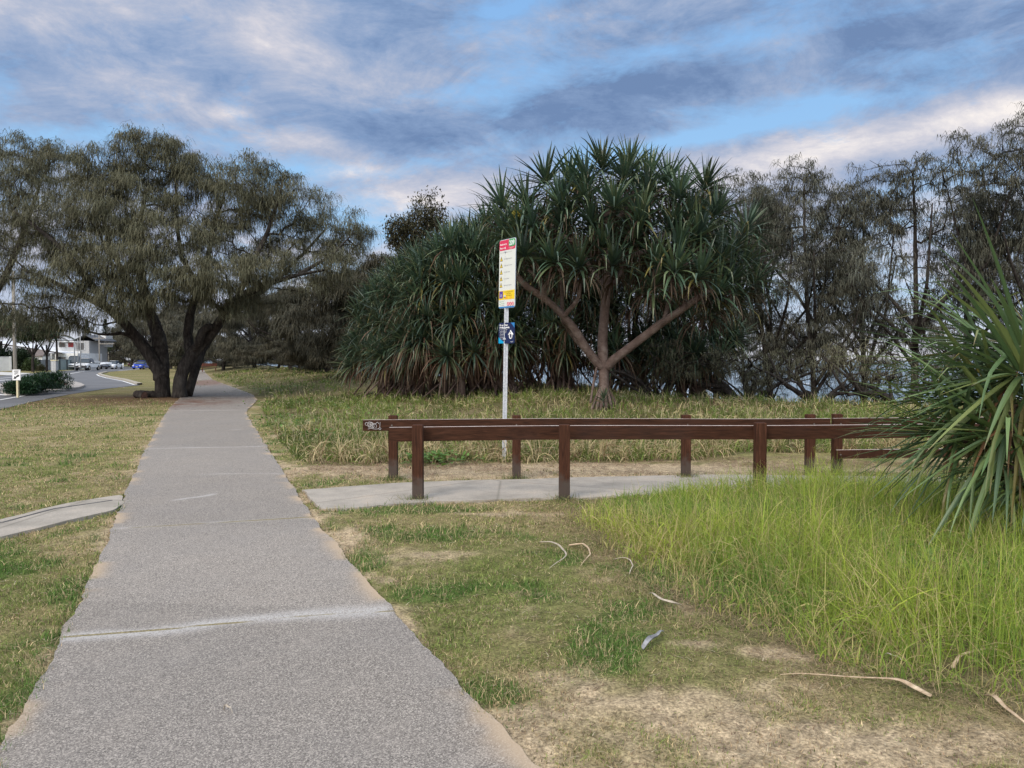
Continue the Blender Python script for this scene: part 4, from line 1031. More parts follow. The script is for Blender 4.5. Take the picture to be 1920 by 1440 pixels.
for i, (px, d, rx, ry, rz_, nh, lab) in enumerate([
    (738, 29, 1.5, 1.5, 3.9, 58, 'lowest pandanus bush at the left end of the thicket'),
    (795, 27, 1.7, 1.7, 4.4, 74, 'pandanus bush with long straw-coloured skirts left of the sign'),
    (865, 25.5, 1.9, 1.8, 4.9, 92, 'largest pandanus bush of the thicket directly behind the sign post'),
    (930, 26.0, 2.0, 1.8, 5.4, 88, 'pandanus bush in the shade between the sign and the tall pandanus'),
    (1050, 26.5, 2.0, 1.5, 4.6, 56, 'dark pandanus bush behind the forked trunk'),
    (1180, 26.5, 2.0, 1.5, 4.4, 54, 'dark pandanus bush behind the rising right limb'),
    (1290, 26, 1.6, 1.5, 3.5, 46, 'pandanus bush at the right end of the thicket')]):
    p = P(px, 700, d); thicket('thicket%d' % i, 70 + i, (p[0], p[1]), rx, ry, rz_, nh, lab, gt)

# ---- the near one at the right edge
g = np.random.default_rng(91)
o = thing('pandanus_tree', 'near pandanus with long arching leaves at the right edge of the photo', 'tree')
hs = []
def Q4(px, py, d): return P(px, py, d)
for (px, py, d, ax, s) in [(1925, 655, 6.5, (-.92, .05, .10), 1.0), (1930, 705, 6.2, (-.95, -.1, .06), 1.1), (1872, 752, 6.6, (-.95, .1, .12), 1.0), (1808, 822, 6.5, (-.93, .0, .22), .78), (1900, 812, 6.2, (-.92, -.15, .0), .95),
                           (1900, 872, 6.3, (-.85, -.2, -.02), .62), (2010, 690, 6.9, (-.85, .2, .15), .9), (2060, 770, 6.6, (-.7, .2, .2), .9), (2140, 760, 6.9, (.5, .2, .4), .85), (2040, 830, 6.3, (-.4, -.3, .2), .85), (1990, 770, 7.0, (-.8, .3, .2), .95), (1960, 900, 6.4, (-.8, -.2, .05), .7), (2100, 800, 6.2, (.2, -.3, .5), .9)]:
    hs.append((Q4(px, py, d), ax, s))
cm, dm = pandanus_crown('near_pandanus', hs, g, L_=1.15, W_=.050, n=44, dead=14, green=GR * np.array((1.35, 1.25, .85)), bright=2.1, fold=.5, dsc=.55, opn=.78, deadcol=((.36, .27, .16), (.22, .10, .05)), deadL=.8)
b = MB()
cb = Q4(1990, 900, 6.6); 
for h in hs[:10]:
    e = h[0]; q = along(np.array([(cb[0], cb[1], -.1), (cb[0] * .6 + e[0] * .4, cb[1] * .6 + e[1] * .4, e[2] * .45), e]), .12)
    for _ in range(3): q[1:-1] = (q[:-2] + 2 * q[1:-1] + q[2:]) / 4
    b.tube(q, np.linspace(.08, .045, len(q)), 8, wob=.06)
b.build('trunk', MAT['pbark'], o, True); link('crown', cm, o); link('dead_leaves', dm, o)
# ================================================================== GRASS
def grass_obj(name, label, cat, X, Y, h, w, g, cols, lean=.5, droop=1.2, nseg=3, tipcol=None, zoff=-.01, prof=None, twist=0.0):
    n = len(X); Z = H(X, Y) + zoff
    a = g.random(n) * 6.28; le = np.abs(g.normal(0, lean, n))
    D = np.stack([np.cos(a) * le, np.sin(a) * le, np.ones(n)], 1)
    sd = g.normal(size=(n, 3)); sd[:, 2] = 0
    V, q, ix, t = strips(np.stack([X, Y, Z], 1), D, h, w, droop * g.uniform(.3, 1.4, n), nseg, prof if prof is not None else np.linspace(1, .12, nseg + 1), side=sd, seed=int(g.integers(1e6)), twist=twist)
    c = cols[ix]
    if tipcol is not None:
        tc_, pr = tipcol; m = (t > .6) & (g.random(n)[ix] < pr); c = c.copy(); c[m] = tc_
    o = link(name, mesh_from(name, V, [q], MAT['grass'], False, col=np.clip(c, .004, 1)))
    return tag(o, label, cat, None, 'stuff')
g = np.random.default_rng(101)
def clumpy(n, x0, x1, y0, y1, g, frac=.75, sig=.035, per=9):
    nc = int(n * frac / per); cx_ = g.uniform(x0, x1, nc); cy_ = g.uniform(y0, y1, nc)
    X = np.concatenate([np.repeat(cx_, per) + g.normal(0, sig, nc * per), g.uniform(x0, x1, n - nc * per)])
    Y = np.concatenate([np.repeat(cy_, per) + g.normal(0, sig, nc * per), g.uniform(y0, y1, n - nc * per)])
    return X, Y
# ---- mown lawn
LX, LY, LH, LW = [], [], [], []
for (x0, x1, y0, y1, dens, hh, ww) in [(-3.2, 4.2, 1.9, 4.2, 7500, .026, .0034), (-4.6, 4.2, 4.2, 7, 4200, .028, .0046), (-7.5, 5.2, 7, 11, 1700, .032, .007), (-12, 1, 11, 18, 560, .038, .011), (-20, -2, 18, 32, 150, .05, .018)]:
    n = int((x1 - x0) * (y1 - y0) * dens)
    X, Y = clumpy(n, x0, x1, y0, y1, g, .7, .022 + ww * 3, 7)
    if y0 >= 18: k = X < -(Y - 18) * .75 - 4.5; X, Y = X[k], Y[k]
    k = np.abs(X) < Y * .78 + .6; X, Y = X[k], Y[k]
    LX.append(X); LY.append(Y); LH.append(np.full(len(X), hh)); LW.append(np.full(len(X), ww))
X = np.concatenate(LX); Y = np.concatenate(LY); hh = np.concatenate(LH); ww = np.concatenate(LW)
def onpath(X, Y, m):
    k = inpoly(X, Y, PATHPOLY) & (np.minimum(polydist(X, Y, PL), polydist(X, Y, PR)) > m)
    k |= inpoly(X, Y, SIDE) & (polydist(X, Y, SIDE, True) > m) & (X > -2.9)
    k |= inpoly(X, Y, SPUR) & (polydist(X, Y, SPUR, True) > m)
    return k
k = ~onpath(X, Y, .035) & ~inpoly(X, Y, ROAD) & ~(inpoly(X, Y, TALL) & (polydist(X, Y, TALL, True) > .35)) & ~(inpoly(X, Y, DUNE) & (polydist(X, Y, DUNE, True) > .5))
X, Y, hh, ww = X[k], Y[k], hh[k], ww[k]
bare, dry, lush, lit, s_ = fields(X, Y)
fl = np.clip((fbm(X * 7, Y * 7, 33, 3) - .5) * 1.7 + .5, 0, 1)
k = g.random(len(X)) < np.clip((1.05 - bare * .85) * (.2 + 1.6 * fl) * (1 - .85 * lit) + .18 * lush, .04, 1)
X, Y, hh, ww, bare, dry, lush, lit = [v[k] for v in (X, Y, hh, ww, bare, dry, lush, lit)]
n = len(X)
c1 = np.array((.22, .26, .075)); c2 = np.array((.52, .42, .24)); c3 = np.array((.09, .18, .038)); c4 = np.array((.30, .19, .12))
r = g.random(n)
isdry = r < (.10 + .34 * dry + .3 * bare)
cols = np.where(isdry[:, None], c2 + (c4 - c2) * g.random(n)[:, None] * (.3 + .7 * bare[:, None]), c1 + (c3 - c1) * np.clip(lush + g.normal(0, .25, n), 0, 1)[:, None])
cols = cols * np.clip(1 + g.normal(0, .33, n), .3, 2)[:, None]
grass_obj('lawn_grass', 'short patchy mown grass with bare sandy spots either side of the footpath', 'lawn', X, Y, hh * g.uniform(.5, 1.5, n) * (1 + .9 * lush) * (1 - .4 * bare), ww * g.uniform(.8, 1.7, n), g, cols, .85, 1.3, 2)

# ---- tall green grass in the right foreground
n = 125000
X, Y = clumpy(n, .4, 8.2, 1.8, 9.1, g, .8, .04, 12)
k = inpoly(X, Y, TALL) & (np.abs(X) < Y * .75 + 1.0); X, Y = X[k], Y[k]
dE = polydist(X, Y, TALL[:13])
k = (g.random(len(X)) < .05 + .95 * sstep(-.2, .75, dE + 1.3 * (fbm(X * 1.6, Y * 1.6, 7, 3) - .5))); X, Y, dE = X[k], Y[k], dE[k]
p0_ = P(1900, 900, 6.4); k = np.hypot(X - p0_[0] - .6, (Y - p0_[1])) > .7; X, Y, dE = X[k], Y[k], dE[k]
n = len(X); fn = np.clip((fbm(X * 1.3, Y * 1.3, 17, 4) - .5) * 1.8 + .5, 0, 1); fe = sstep(0, .9, dE)
hh = (.14 + .27 * fe) * g.uniform(.5, 1.3, n) * (.55 + .9 * fn) * (1 - .5 * sstep(6.6, 8.6, Y) * sstep(3.2, 1.6, X))
gA = np.array((.36, .43, .065)); gB = np.array((.12, .22, .04)); gT = np.array((.30, .24, .11)); gS = np.array((.52, .43, .20))
mixv = np.clip(fn * 1.3 - .2 + g.normal(0, .22, n), 0, 1)
cols = gB + (gA - gB) * mixv[:, None]; wid = g.uniform(.6, 1.6, n) * np.where(g.random(n) < .12, 1.8, 1); st = g.random(n) < .12 + .30 * (1 - fe) + .12 * sstep(.55, .7, fbm(X * .8, Y * .8, 27, 3)); cols[st] = gS * g.uniform(.6, 1.15, st.sum())[:, None]
cols *= (1 + g.normal(0, .16, n))[:, None]
grass_obj('tall_grass', 'tall bright green grass filling the right foreground', 'grass', X, Y, hh, (.0030 + .0004 * Y) * wid, g, cols, .55, 1.9, 4)
# seed stalks and fallen straws over it
n = 4600; X = g.uniform(.6, 7, n); Y = g.uniform(2.4, 9.1, n); k = inpoly(X, Y, TALL) & ((Y < 7.4) | (X > 2.6)); X, Y = X[k], Y[k]; n = len(X)
cols = np.where(g.random(n)[:, None] < .6, [[.42, .36, .17]], [[.24, .30, .07]]) * g.uniform(.7, 1.2, n)[:, None]
grass_obj('seed_stalks', 'thin straw stalks leaning out of the tall green grass', 'grass', X, Y, g.uniform(.3, .62, n), .0026, g, cols, .75, 1.0, 5, prof=[1, .9, .8, .7, .8, .3])
# straw litter round the edge of the tall grass
m = 7000; e = along(np.array(TALL[:11]), .01); e = e[g.integers(0, len(e), m)]
X = e[:, 0] + g.normal(-.05, .22, m); Y = e[:, 1] + g.normal(0, .2, m)
cols = np.array((.40, .30, .17))[None] * g.uniform(.45, 1.1, m)[:, None]
k = (Y > 1.9) & ~onpath(X, Y, .0); X, Y, cols = X[k], Y[k], cols[k]; m = len(X)
a = g.random(m) * 6.28; D = np.stack([np.cos(a), np.sin(a), g.uniform(-.02, .35, m)], 1)
V, q, ix, t = strips(np.stack([X, Y, H(X, Y) + .012], 1), D, g.uniform(.05, .2, m), .0028, .35, 3, seed=4)
tag(link('straw_litter', mesh_from('straw_litter', V, [q], MAT['grass'], col=cols[ix])), 'dry straw lying along the edge of the tall grass', 'straw', None, 'stuff')

# tufts at the feet of the posts
px_ = [(-1.075, 8.70), (.600, 8.72), (-1.60, 10.28), (.06, 10.31), (2.37, 10.4), (-.3, 12.1)]
X = np.concatenate([a + g.normal(0, .09, 260) for a, b_ in px_]); Y = np.concatenate([b_ + g.normal(0, .06, 260) for a, b_ in px_]); n = len(X); r = g.random(n)
grass_obj('post_tufts', 'small grass tufts round the feet of the barrier posts', 'grass', X, Y, g.uniform(.03, .12, n), .006, g, np.where((r < .6)[:, None], [[.12, .19, .05]], [[.40, .32, .17]]) * g.uniform(.6, 1.1, n)[:, None], .7, 1.5, 3)
# ---- strappy dune grass behind the barriers, pale drying tips
def dune_patch(n, x0, x1, y0, y1, hs, ws, sg, per):
    X, Y = clumpy(n, x0, x1, y0, y1, g, .85, sg, per); k = inpoly(X, Y, DUNE) & (np.abs(X) < Y * .78 + 1)
    s, h = ridge(X, Y); k &= s < 2.5
    bb = fbm(X * .8, Y * .8, 99, 3); front = sstep(11.2, 12.6, Y + 1.6 * (bb - .5)); k &= g.random(len(X)) < .12 + front
    return X[k], Y[k]
xs = [dune_patch(46000, -7, 12, 11, 18, 0, 0, .07, 16), dune_patch(30000, -14, 14, 18, 30, 0, 0, .12, 16), dune_patch(26000, -40, 3, 30, 75, 0, 0, .22, 16)]
X = np.concatenate([a[0] for a in xs]); Y = np.concatenate([a[1] for a in xs]); n = len(X)
fn = fbm(X * .55, Y * .55, 44, 4); leftg = sstep(-1, -6, X + .1 * (Y - 12) * 0)
pale_ = sstep(.42, .62, fn + .10 * sstep(24, 14, Y) * sstep(-3, 2, X) + .08 * np.exp(-((Y - 50) / 8) ** 2)-.03)
r = g.random(n); P1 = np.array((.56, .47, .25)); G1 = np.array((.10, .165, .036)); G2 = np.array((.23, .28, .065)); B1 = np.array((.20, .145, .075))
cols = G1 + (G2 - G1) * g.random(n)[:, None]
dk = sstep(.50, .62, fbm(X * .45 + 9, Y * .45, 46, 3)); cols = cols * (1 - .35 * dk)[:, None]; m1 = r < (.05 + .40 * pale_) * (1 - .6 * dk); cols[m1] = (P1 * g.uniform(.5, 1.1, m1.sum())[:, None]); m2 = (r > .9); cols[m2] = B1
cols *= (1 + g.normal(0, .18, n))[:, None]
hh = (.08 + .38 * fbm(X * 1.6, Y * 1.6, 12, 3)) * g.uniform(.6, 1.3, n) * (.55 + .45 * sstep(11.0, 13.5, Y)); ww = .0075 + .00042 * Y
grass_obj('dune_grass', 'clumped strappy grass with pale dry tips on the low dune behind the barriers', 'grass', X, Y, hh, ww * g.uniform(.6, 1.3, n), g, cols, .55, 2.4, 4, tipcol=((.50, .43, .27), .28), prof=[.8, 1, .9, .7, .15])
# arching tussocks along the front of it
nt_ = 230; tx = g.uniform(-3.2, 8, nt_); ty = 11.55 + g.uniform(0, 1.9, nt_) + .25 * np.sin(tx * 2.1); per = 46
X = np.repeat(tx, per) + g.normal(0, .05, nt_ * per); Y = np.repeat(ty, per) + g.normal(0, .05, nt_ * per); n = len(X); k = inpoly(X, Y, DUNE); X, Y = X[k], Y[k]; n = len(X)
r = g.random(n); cols = np.where((r < .5)[:, None], [[.58, .47, .27]], np.where((r < .8)[:, None], [[.17, .21, .055]], [[.27, .18, .10]])) * g.uniform(.6, 1.15, n)[:, None]
grass_obj('strappy_tussocks', 'arching strappy tussocks with straw-pale blades overhanging the sandy strip', 'tussock grass', X, Y, g.uniform(.25, .6, n), .010, g, cols, .5, 4.0, 5, prof=[.8, 1, .95, .8, .5, .1])
# thatch: dead stems pressed flat into the lawn
m = 60000; X = g.uniform(-6, 5.5, m); Y = 1.9 + 9 * g.random(m) ** 1.5; k = (np.abs(X) < Y * .78 + .3) & ~onpath(X, Y, .02) & ~(inpoly(X, Y, TALL) & (polydist(X, Y, TALL, True) > .3)); X, Y = X[k], Y[k]
k = g.random(len(X)) < sstep(.32, .62, fbm(X * 3.5, Y * 3.5, 71, 3)); X, Y = X[k], Y[k]; m = len(X)
a = g.random(m) * 6.28; D = np.stack([np.cos(a), np.sin(a), g.uniform(0, .35, m)], 1); r = g.random(m)[:, None]
cols = np.where(r < .55, [[.42, .32, .19]], np.where(r < .85, [[.20, .12, .08]], [[.55, .47, .33]])) * g.uniform(.6, 1.15, m)[:, None]
V, q, ix, t = strips(np.stack([X, Y, H(X, Y) + .002 + .006 * g.random(m)], 1), D, g.uniform(.02, .07, m) * (.8 + Y * .06), .0022 + .0005 * Y, .5, 2, seed=15)
tag(link('lawn_thatch', mesh_from('lawn_thatch', V, [q], MAT['grass'], col=cols[ix])), 'dry brown thatch and straw bits pressed into the lawn', 'thatch', None, 'stuff')
# dead grass mat and creeping leaves on the sandy strip at its foot
m = 16000; X = g.uniform(-3.6, 7, m); Y = g.uniform(10.3, 12.6, m); k = (g.random(m) < sstep(.3, .6, fbm(X * 2, Y * 2, 5, 3)) * sstep(10.2, 11.4, Y)+.05) & ~onpath(X, Y, 0) & (X > -3.2); X, Y = X[k], Y[k]; m = len(X)
a = g.random(m) * 6.28; D = np.stack([np.cos(a), np.sin(a), g.uniform(0, .5, m)], 1); cols = np.array((.30, .20, .13))[None] * g.uniform(.4, 1.3, m)[:, None]
V, q, ix, t = strips(np.stack([X, Y, H(X, Y) + .005], 1), D, g.uniform(.05, .2, m), .007, .7, 3, seed=5)
tag(link('dead_grass', mesh_from('dead_grass', V, [q], MAT['grass'], col=cols[ix])), 'dead brown grass on the sandy strip behind the far barrier', 'dead grass', None, 'stuff')
# low leafy creeper with yellow flowers beside the path and round the near pandanus
def creeper(name, spots, label, flowers=True):
    Ps, Ls, cs = [], [], []
    for (x, y, r, k) in spots:
        Ps.append(np.stack([x + g.normal(0, r, k), y + g.normal(0, r, k), np.zeros(k)], 1))
    Pp = np.concatenate(Ps); Pp[:, 2] = H(Pp[:, 0], Pp[:, 1]) + g.uniform(.02, .16, len(Pp)); n = len(Pp)
    D = g.normal(size=(n, 3)); D[:, 2] = np.abs(D[:, 2]) * .5
    V, q, ix, t = strips(Pp, D, g.uniform(.05, .10, n), g.uniform(.04, .075, n), .4, 3, [.3, 1, .85, .1], seed=8)
    c = np.array((.085, .16, .03))[None] * g.uniform(.6, 1.5, n)[:, None]; fl = g.random(n) < .006
    if flowers: c[fl] = (.7, .6, .04)
    tag(link(name, mesh_from(name, V, [q], MAT['leaf'], col=c[ix])), label, 'creeper', None, 'stuff')
sp = []
for (px, py, r, k) in [(545, 808, .3, 120), (570, 800, .35, 160), (600, 822, .3, 120), (530, 790, .4, 120), (820, 868, .25, 200), (790, 872, .15, 50), (700, 790, .7, 100), (640, 770, .7, 140), (560, 760, .9, 300), (520, 735, 1.2, 300), (600, 725, 2.2, 400), (450, 717, 2.5, 400), (1180, 850, .3, 60), (1000, 850, .2, 30)]:
    q_ = G(px, py); sp.append((q_[0], q_[1], r, k))
creeper('creeper', sp, 'low green creeper among the grass beside the footpath and under the sign')
sp = []
for (px, py, d, r, k) in [(1780, 900, 6.0, .35, 380), (1880, 950, 5.4, .35, 420), (1900, 880, 6.3, .4, 400), (1960, 960, 5.4, .5, 500), (1700, 880, 6.8, .25, 120), (1850, 880, 6.5, .3, 300)]:
    q_ = P(px, py, d); sp.append((q_[0], q_[1], r, k))
creeper('leafy_undergrowth', sp, 'dark leafy undergrowth beneath the near pandanus', False)
# she-oak needles and twigs on the lawn round the big tree
m = 5000; t0 = G(318, 746); X = t0[0] + g.normal(-1, 3.0, m); Y = t0[1] + g.normal(-3, 3.5, m); k = (Y > 14) & ~inpoly(X, Y, ROAD); X, Y = X[k], Y[k]; m = len(X)
a = g.random(m) * 6.28; D = np.stack([np.cos(a), np.sin(a), g.uniform(0, .15, m)], 1)
V, q, ix, t = strips(np.stack([X, Y, H(X, Y) + .024], 1), D, g.uniform(.08, .3, m), .018, .1, 1, seed=6)
cols = np.array((.15, .075, .045))[None] * g.uniform(.4, 1.4, m)[:, None]
tag(link('needle_litter', mesh_from('needle_litter', V, [q], MAT['grass'], col=cols[ix])), 'red-brown needle litter under the big she-oak', 'leaf litter', None, 'stuff')
# ================================================================== BARRIERS
def _timber(ntr, b):
    q = NT(ntr); o = q.coord('Object', (1.2, 14, 14)); n = q.noise(o, 3, 6, .6, 1.0); n2 = q.noise(q.coord('Object'), 1.7, 4)
    c = q.ramp(n, [(.3, (.022, .010, .006)), (.55, (.050, .021, .012)), (.8, (.085, .037, .022))])
    c = q.mix(q.ramp(n2, [(.5, 0.0), (.8, .35)]), c, (.045, .030, .028)); c = q.mix(q.attr('worn', 'Fac'), c, (.42, .35, .30))
    q.L(c, b.inputs['Base Color']); q.bump(n, b, .35, .006)
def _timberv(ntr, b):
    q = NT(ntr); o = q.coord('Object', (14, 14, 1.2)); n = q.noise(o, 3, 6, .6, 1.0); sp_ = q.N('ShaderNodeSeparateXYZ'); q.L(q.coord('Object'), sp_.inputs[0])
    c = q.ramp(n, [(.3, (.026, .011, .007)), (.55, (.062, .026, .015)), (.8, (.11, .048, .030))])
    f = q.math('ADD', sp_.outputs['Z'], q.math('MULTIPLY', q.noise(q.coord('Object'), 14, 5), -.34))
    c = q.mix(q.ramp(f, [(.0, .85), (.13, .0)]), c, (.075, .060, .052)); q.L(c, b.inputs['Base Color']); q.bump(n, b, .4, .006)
MAT['rail'] = mat('stained_rail', None, .8, _timber, .12)
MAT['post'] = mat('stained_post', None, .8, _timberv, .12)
MAT['edge'] = noisy('worn_top_edge', (.45, .34, .29), (.80, .70, .64), 20, .7)
MAT['graf'] = mat('graffiti_paint', (.42, .40, .40), .7)
MAT['steel'] = noisy('bolt_steel', (.10, .08, .07), (.25, .22, .2), 30, .5, metal=.6)
def barrier(label, posts, pw, ptop, rails, rail_y, side):
    """posts: x,y list; rails: (x0,x1,ztop,h). The rail is bolted on the walking side of its posts"""
    o = thing('timber_barrier', label, 'barrier', (posts[0][0], posts[0][1], 0), 0)
    ox, oy = posts[0]
    gg = np.random.default_rng(len(posts) + 3)
    for (x, y) in posts:
        b = MB(); lean = gg.normal(0, .006)
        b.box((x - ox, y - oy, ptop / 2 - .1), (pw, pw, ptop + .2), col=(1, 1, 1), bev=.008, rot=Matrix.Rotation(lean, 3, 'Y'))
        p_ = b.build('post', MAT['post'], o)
        b = MB(); b.box((x - ox, y - oy, ptop + .003), (pw * .9, pw * .9, .006), rot=Matrix.Rotation(lean, 3, 'Y')); 
    for (x0, x1, y0, y1, zt, h, th) in rails:
        nseg = 24; xs_ = np.linspace(x0, x1, nseg); b = MB()
        ys_ = np.interp(xs_, [x0, x1], [y0, y1]) + .006 * np.sin(xs_ * 1.7); zs = zt + .006 * np.sin(xs_ * 1.1 + 1)
        V = []; 
        for x, y, z in zip(xs_, ys_, zs): V += [(x - ox, y - th / 2 - oy, z - h), (x - ox, y + th / 2 - oy, z - h), (x - ox, y + th / 2 - oy, z), (x - ox, y + th / 2 - .008 - oy, z + .006), (x - ox, y - th / 2 + .008 - oy, z + .006), (x - ox, y - th / 2 - oy, z - .002)]
        q = []
        for i in range(nseg - 1):
            for k in range(6): a = i * 6 + k; e = i * 6 + (k + 1) % 6; q.append((a, a + 6, e + 6, e))
        b.add(V, [q, [(0, 1, 2, 5), (2, 3, 4, 5)], [((nseg - 1) * 6 + a) for a in (0, 5, 2, 1)] and [tuple((nseg - 1) * 6 + a for a in (0, 5, 2, 1)), tuple((nseg - 1) * 6 + a for a in (2, 5, 4, 3))]])
        r = b.build('rail', MAT['rail'], o)
        # sun-bleached top edge strip sits 2 mm proud
        b = MB(); V = []
        for x, y, z in zip(xs_, ys_, zs): V += [(x - ox, y - th / 2 + .004 - oy, z + .0085), (x - ox, y + th / 2 - .004 - oy, z + .0085)]
        b.add(V, [[(2 * i, 2 * i + 2, 2 * i + 3, 2 * i + 1) for i in range(nseg - 1)]]); b.build('worn_edge', MAT['edge'], r)
        for (x, y) in posts:
            if x0 < x < x1:
                yy = np.interp(x, [x0, x1], [y0, y1])
                if y > yy: b = MB(); b.tube([(x - ox, yy - th / 2 - .012 - oy, zt - h * .5), (x - ox, yy - th / 2 + .004 - oy, zt - h * .5)], .011, 6); b.build('bolt', MAT['steel'], o)
    return o
NPO = [(-1.075, 8.76), (.600, 8.78), (2.93, 9.06), (5.3, 9.25)]
o = barrier('front timber barrier on the near side of the branch path', NPO, .122, .862, [(-1.42, 6.2, 8.895, 9.38, .815, .155, .06)], 0, 1)
FPO = [(-1.60, 10.33), (.06, 10.36), (2.37, 10.45), (4.10, 10.55)]
o2 = barrier('rear timber barrier with a scribbled left rail end, far side of the branch path', FPO, .115, .855, [(-1.985, 4.33, 10.23, 10.45, .80, .138, .05)], 0, 1)
o3 = barrier('short two-rail barrier continuing the rear one towards the near pandanus', [(4.50, 10.62), (7.4, 10.8)], .115, .855, [(4.40, 8.2, 10.52, 10.74, .795, .135, .05), (4.45, 8.2, 10.52, 10.74, .36, .11, .05)], 0, 1)
# scribble
b = MB(); oy = -.037
def scr(pts, r=.0032):
    q = np.array([(-1.985 + .012 + x / 25.0 - (-1.60), 10.23 - 10.33 + oy + .008, .80 - .138 + z / 25.0) for x, z in pts]); q = along(q, .006)
    for _ in range(3): q[1:-1] = (q[:-2] + 2 * q[1:-1] + q[2:]) / 4
    b.tube(q, r, 4)
rs = np.random.default_rng(4)
def loop(cx_, cz, rx, rz, a0=0, a1=6.5, ph=0):
    t = np.linspace(a0, a1, 26); return [(cx_ + rx * math.cos(a + ph), cz + rz * math.sin(a)) for a in t]
scr(loop(1.0, 2.2, .5, .5)); scr([(1.3, 2.5), (1.9, 2.9), (2.6, 2.7), (3.0, 2.2), (2.5, 1.6), (1.9, 1.2), (1.7, 1.6), (2.1, 2.1), (2.9, 1.7), (3.3, 1.1)]); scr(loop(2.0, 1.5, .55, .45)); scr(loop(3.0, 1.4, .6, .5, .5, 7))
scr(loop(3.6, 1.5, .75, .7, -1, 4.6)); scr([(2.4, 2.9), (3.2, 2.0), (3.9, 2.2), (4.6, 2.9), (5.1, 2.2)]); scr([(1.5, .5), (2.4, .8), (3.3, .5), (4.5, .5), (5.2, .7)]); scr(loop(5.4, .6, .4, .35)); scr([(5.4, .9), (5.5, 2.8)]); scr(loop(2.7, 2.3, .35, .5, 0, 5)); scr(loop(2.6, 1.9, 1.3, .6, .3, 3.6))
b.build('graffiti', MAT['graf'], o2)

# ================================================================== BEACH SIGN
def P_(px, py, z):   # ground-distance helper: keeps the sign upright at its own spot
    return P(px, py, 12.1)
MAT['alu'] = noisy('galvanised_post', (.36, .38, .42), (.62, .64, .68), 40, .45, .15, .002, .5, metal=.35)
MAT['signwhite'] = mat('sign_white', (.66, .67, .63), .45); MAT['signred'] = mat('sign_red', (.62, .035, .095), .45); MAT['signgreen'] = mat('sign_green', (.06, .33, .13), .45)
MAT['signyellow'] = mat('sign_yellow', (.78, .55, .02), .45); MAT['signpurple'] = mat('sign_purple', (.09, .05, .30), .45); MAT['signnavy'] = mat('sign_navy', (.008, .016, .075), .4)
MAT['signcyan'] = mat('sign_cyan', (.0, .32, .60), .4); MAT['signblue'] = mat('sign_blue', (.03, .20, .50), .4); MAT['black'] = mat('print_black', (.02, .02, .02), .5); MAT['white'] = mat('print_white', (.85, .85, .85), .5); MAT['orange'] = mat('print_orange', (.75, .30, .03), .5)
MAT['grey'] = mat('print_grey', (.28, .29, .31), .5); MAT['signback'] = mat('sign_edge', (.30, .36, .48), .4, metal=.4)
def text(s, size, x, z, material, parent, y=-.006, align='LEFT', bold=0.0, name='lettering', sx=1.0):
    cu = bpy.data.curves.new('lettering', 'FONT'); cu.body = s; cu.size = size; cu.align_x = align; cu.offset = bold
    to = bpy.data.objects.new('tmp', cu); COL.objects.link(to)
    dg = bpy.context.evaluated_depsgraph_get(); me = bpy.data.meshes.new_from_object(to.evaluated_get(dg)); bpy.data.objects.remove(to)
    me.materials.clear(); me.materials.append(material)
    o = link(name, me, parent); o.rotation_euler = (R(90), 0, 0); o.location = (x, y, z); o.scale = (sx, 1, 1); return o
def plate(parent, name, x0, x1, z0, z1, material, y=-.003, th=.002, rad=0.0):
    b = MB()
    if rad:
        pts = []
        for cx_, cz, a0 in ((x1 - rad, z1 - rad, 0), (x0 + rad, z1 - rad, 90), (x0 + rad, z0 + rad, 180), (x1 - rad, z0 + rad, 270)):
            for k in range(5): a = R(a0 + k * 22.5); pts.append((cx_ + rad * math.cos(a), cz + rad * math.sin(a)))
    else: pts = [(x1, z1), (x0, z1), (x0, z0), (x1, z0)]
    n = len(pts); V = [(x, y - th, z) for x, z in pts] + [(x, y, z) for x, z in pts]
    b.add(V + [(np.mean([p[0] for p in pts]), y - th, np.mean([p[1] for p in pts])), (np.mean([p[0] for p in pts]), y, np.mean([p[1] for p in pts]))],
          [[(k, k + n, (k + 1) % n + n, (k + 1) % n) for k in range(n)], [(k, (k + 1) % n, 2 * n) for k in range(n)], [((k + 1) % n + n, k + n, 2 * n + 1) for k in range(n)]])
    return b.build(name, material, parent)
pbx = P(945, 862, 12.15)
sg = thing('beach_sign', 'tall beach access sign with red header and five warning triangles on a silver post', 'sign', (pbx[0], pbx[1], 0))
sg.rotation_euler = (0, R(.95), 0)
b = MB(); prof_ = [(-.034, -.034), (-.008, -.034), (-.008, -.026), (.008, -.026), (.008, -.034), (.034, -.034), (.034, .034), (-.034, .034)]
n = len(prof_); b.add([(x, y, z) for z in (-.1, 3.42) for x, y in prof_], [[(k, (k + 1) % n, (k + 1) % n + n, k + n) for k in range(n)], [(8, 9, 14, 15), (10, 13, 14, 9), (10, 11, 12, 13)]]); b.build('post', MAT['alu'], sg)
YAW = R(-56)
bd = plate(sg, 'sign_board', -.225, .225, 0, 1.065, MAT['signwhite'], -.0, .006, .035); bd.location = (0.005, -.075, 2.42); bd.rotation_euler = (0, 0, YAW)
fr = plate(bd, 'rim', -.232, .232, -.008, 1.072, MAT['signback'], .004, .004, .04)
plate(bd, 'red_panel', -.221, .221, .90, 1.06, MAT['signred'], -.0065, .0015, .033)
plate(bd, 'green_panel', .04, .221, .945, 1.06, MAT['signgreen'], -.0085, .0015, .03)
text('209', .105, .055, .965, MAT['white'], bd, -.0115, bold=.002, sx=.92)
text('Beach access', .036, -.205, .985, MAT['white'], bd, -.0095, bold=.001); text('Please read', .036, -.205, .925, MAT['white'], bd, -.0095, bold=.001)
text('For emergency quote', .016, .045, .925, MAT['white'], bd, -.0095); text('this number', .016, .07, .907, MAT['white'], bd, -.0095)
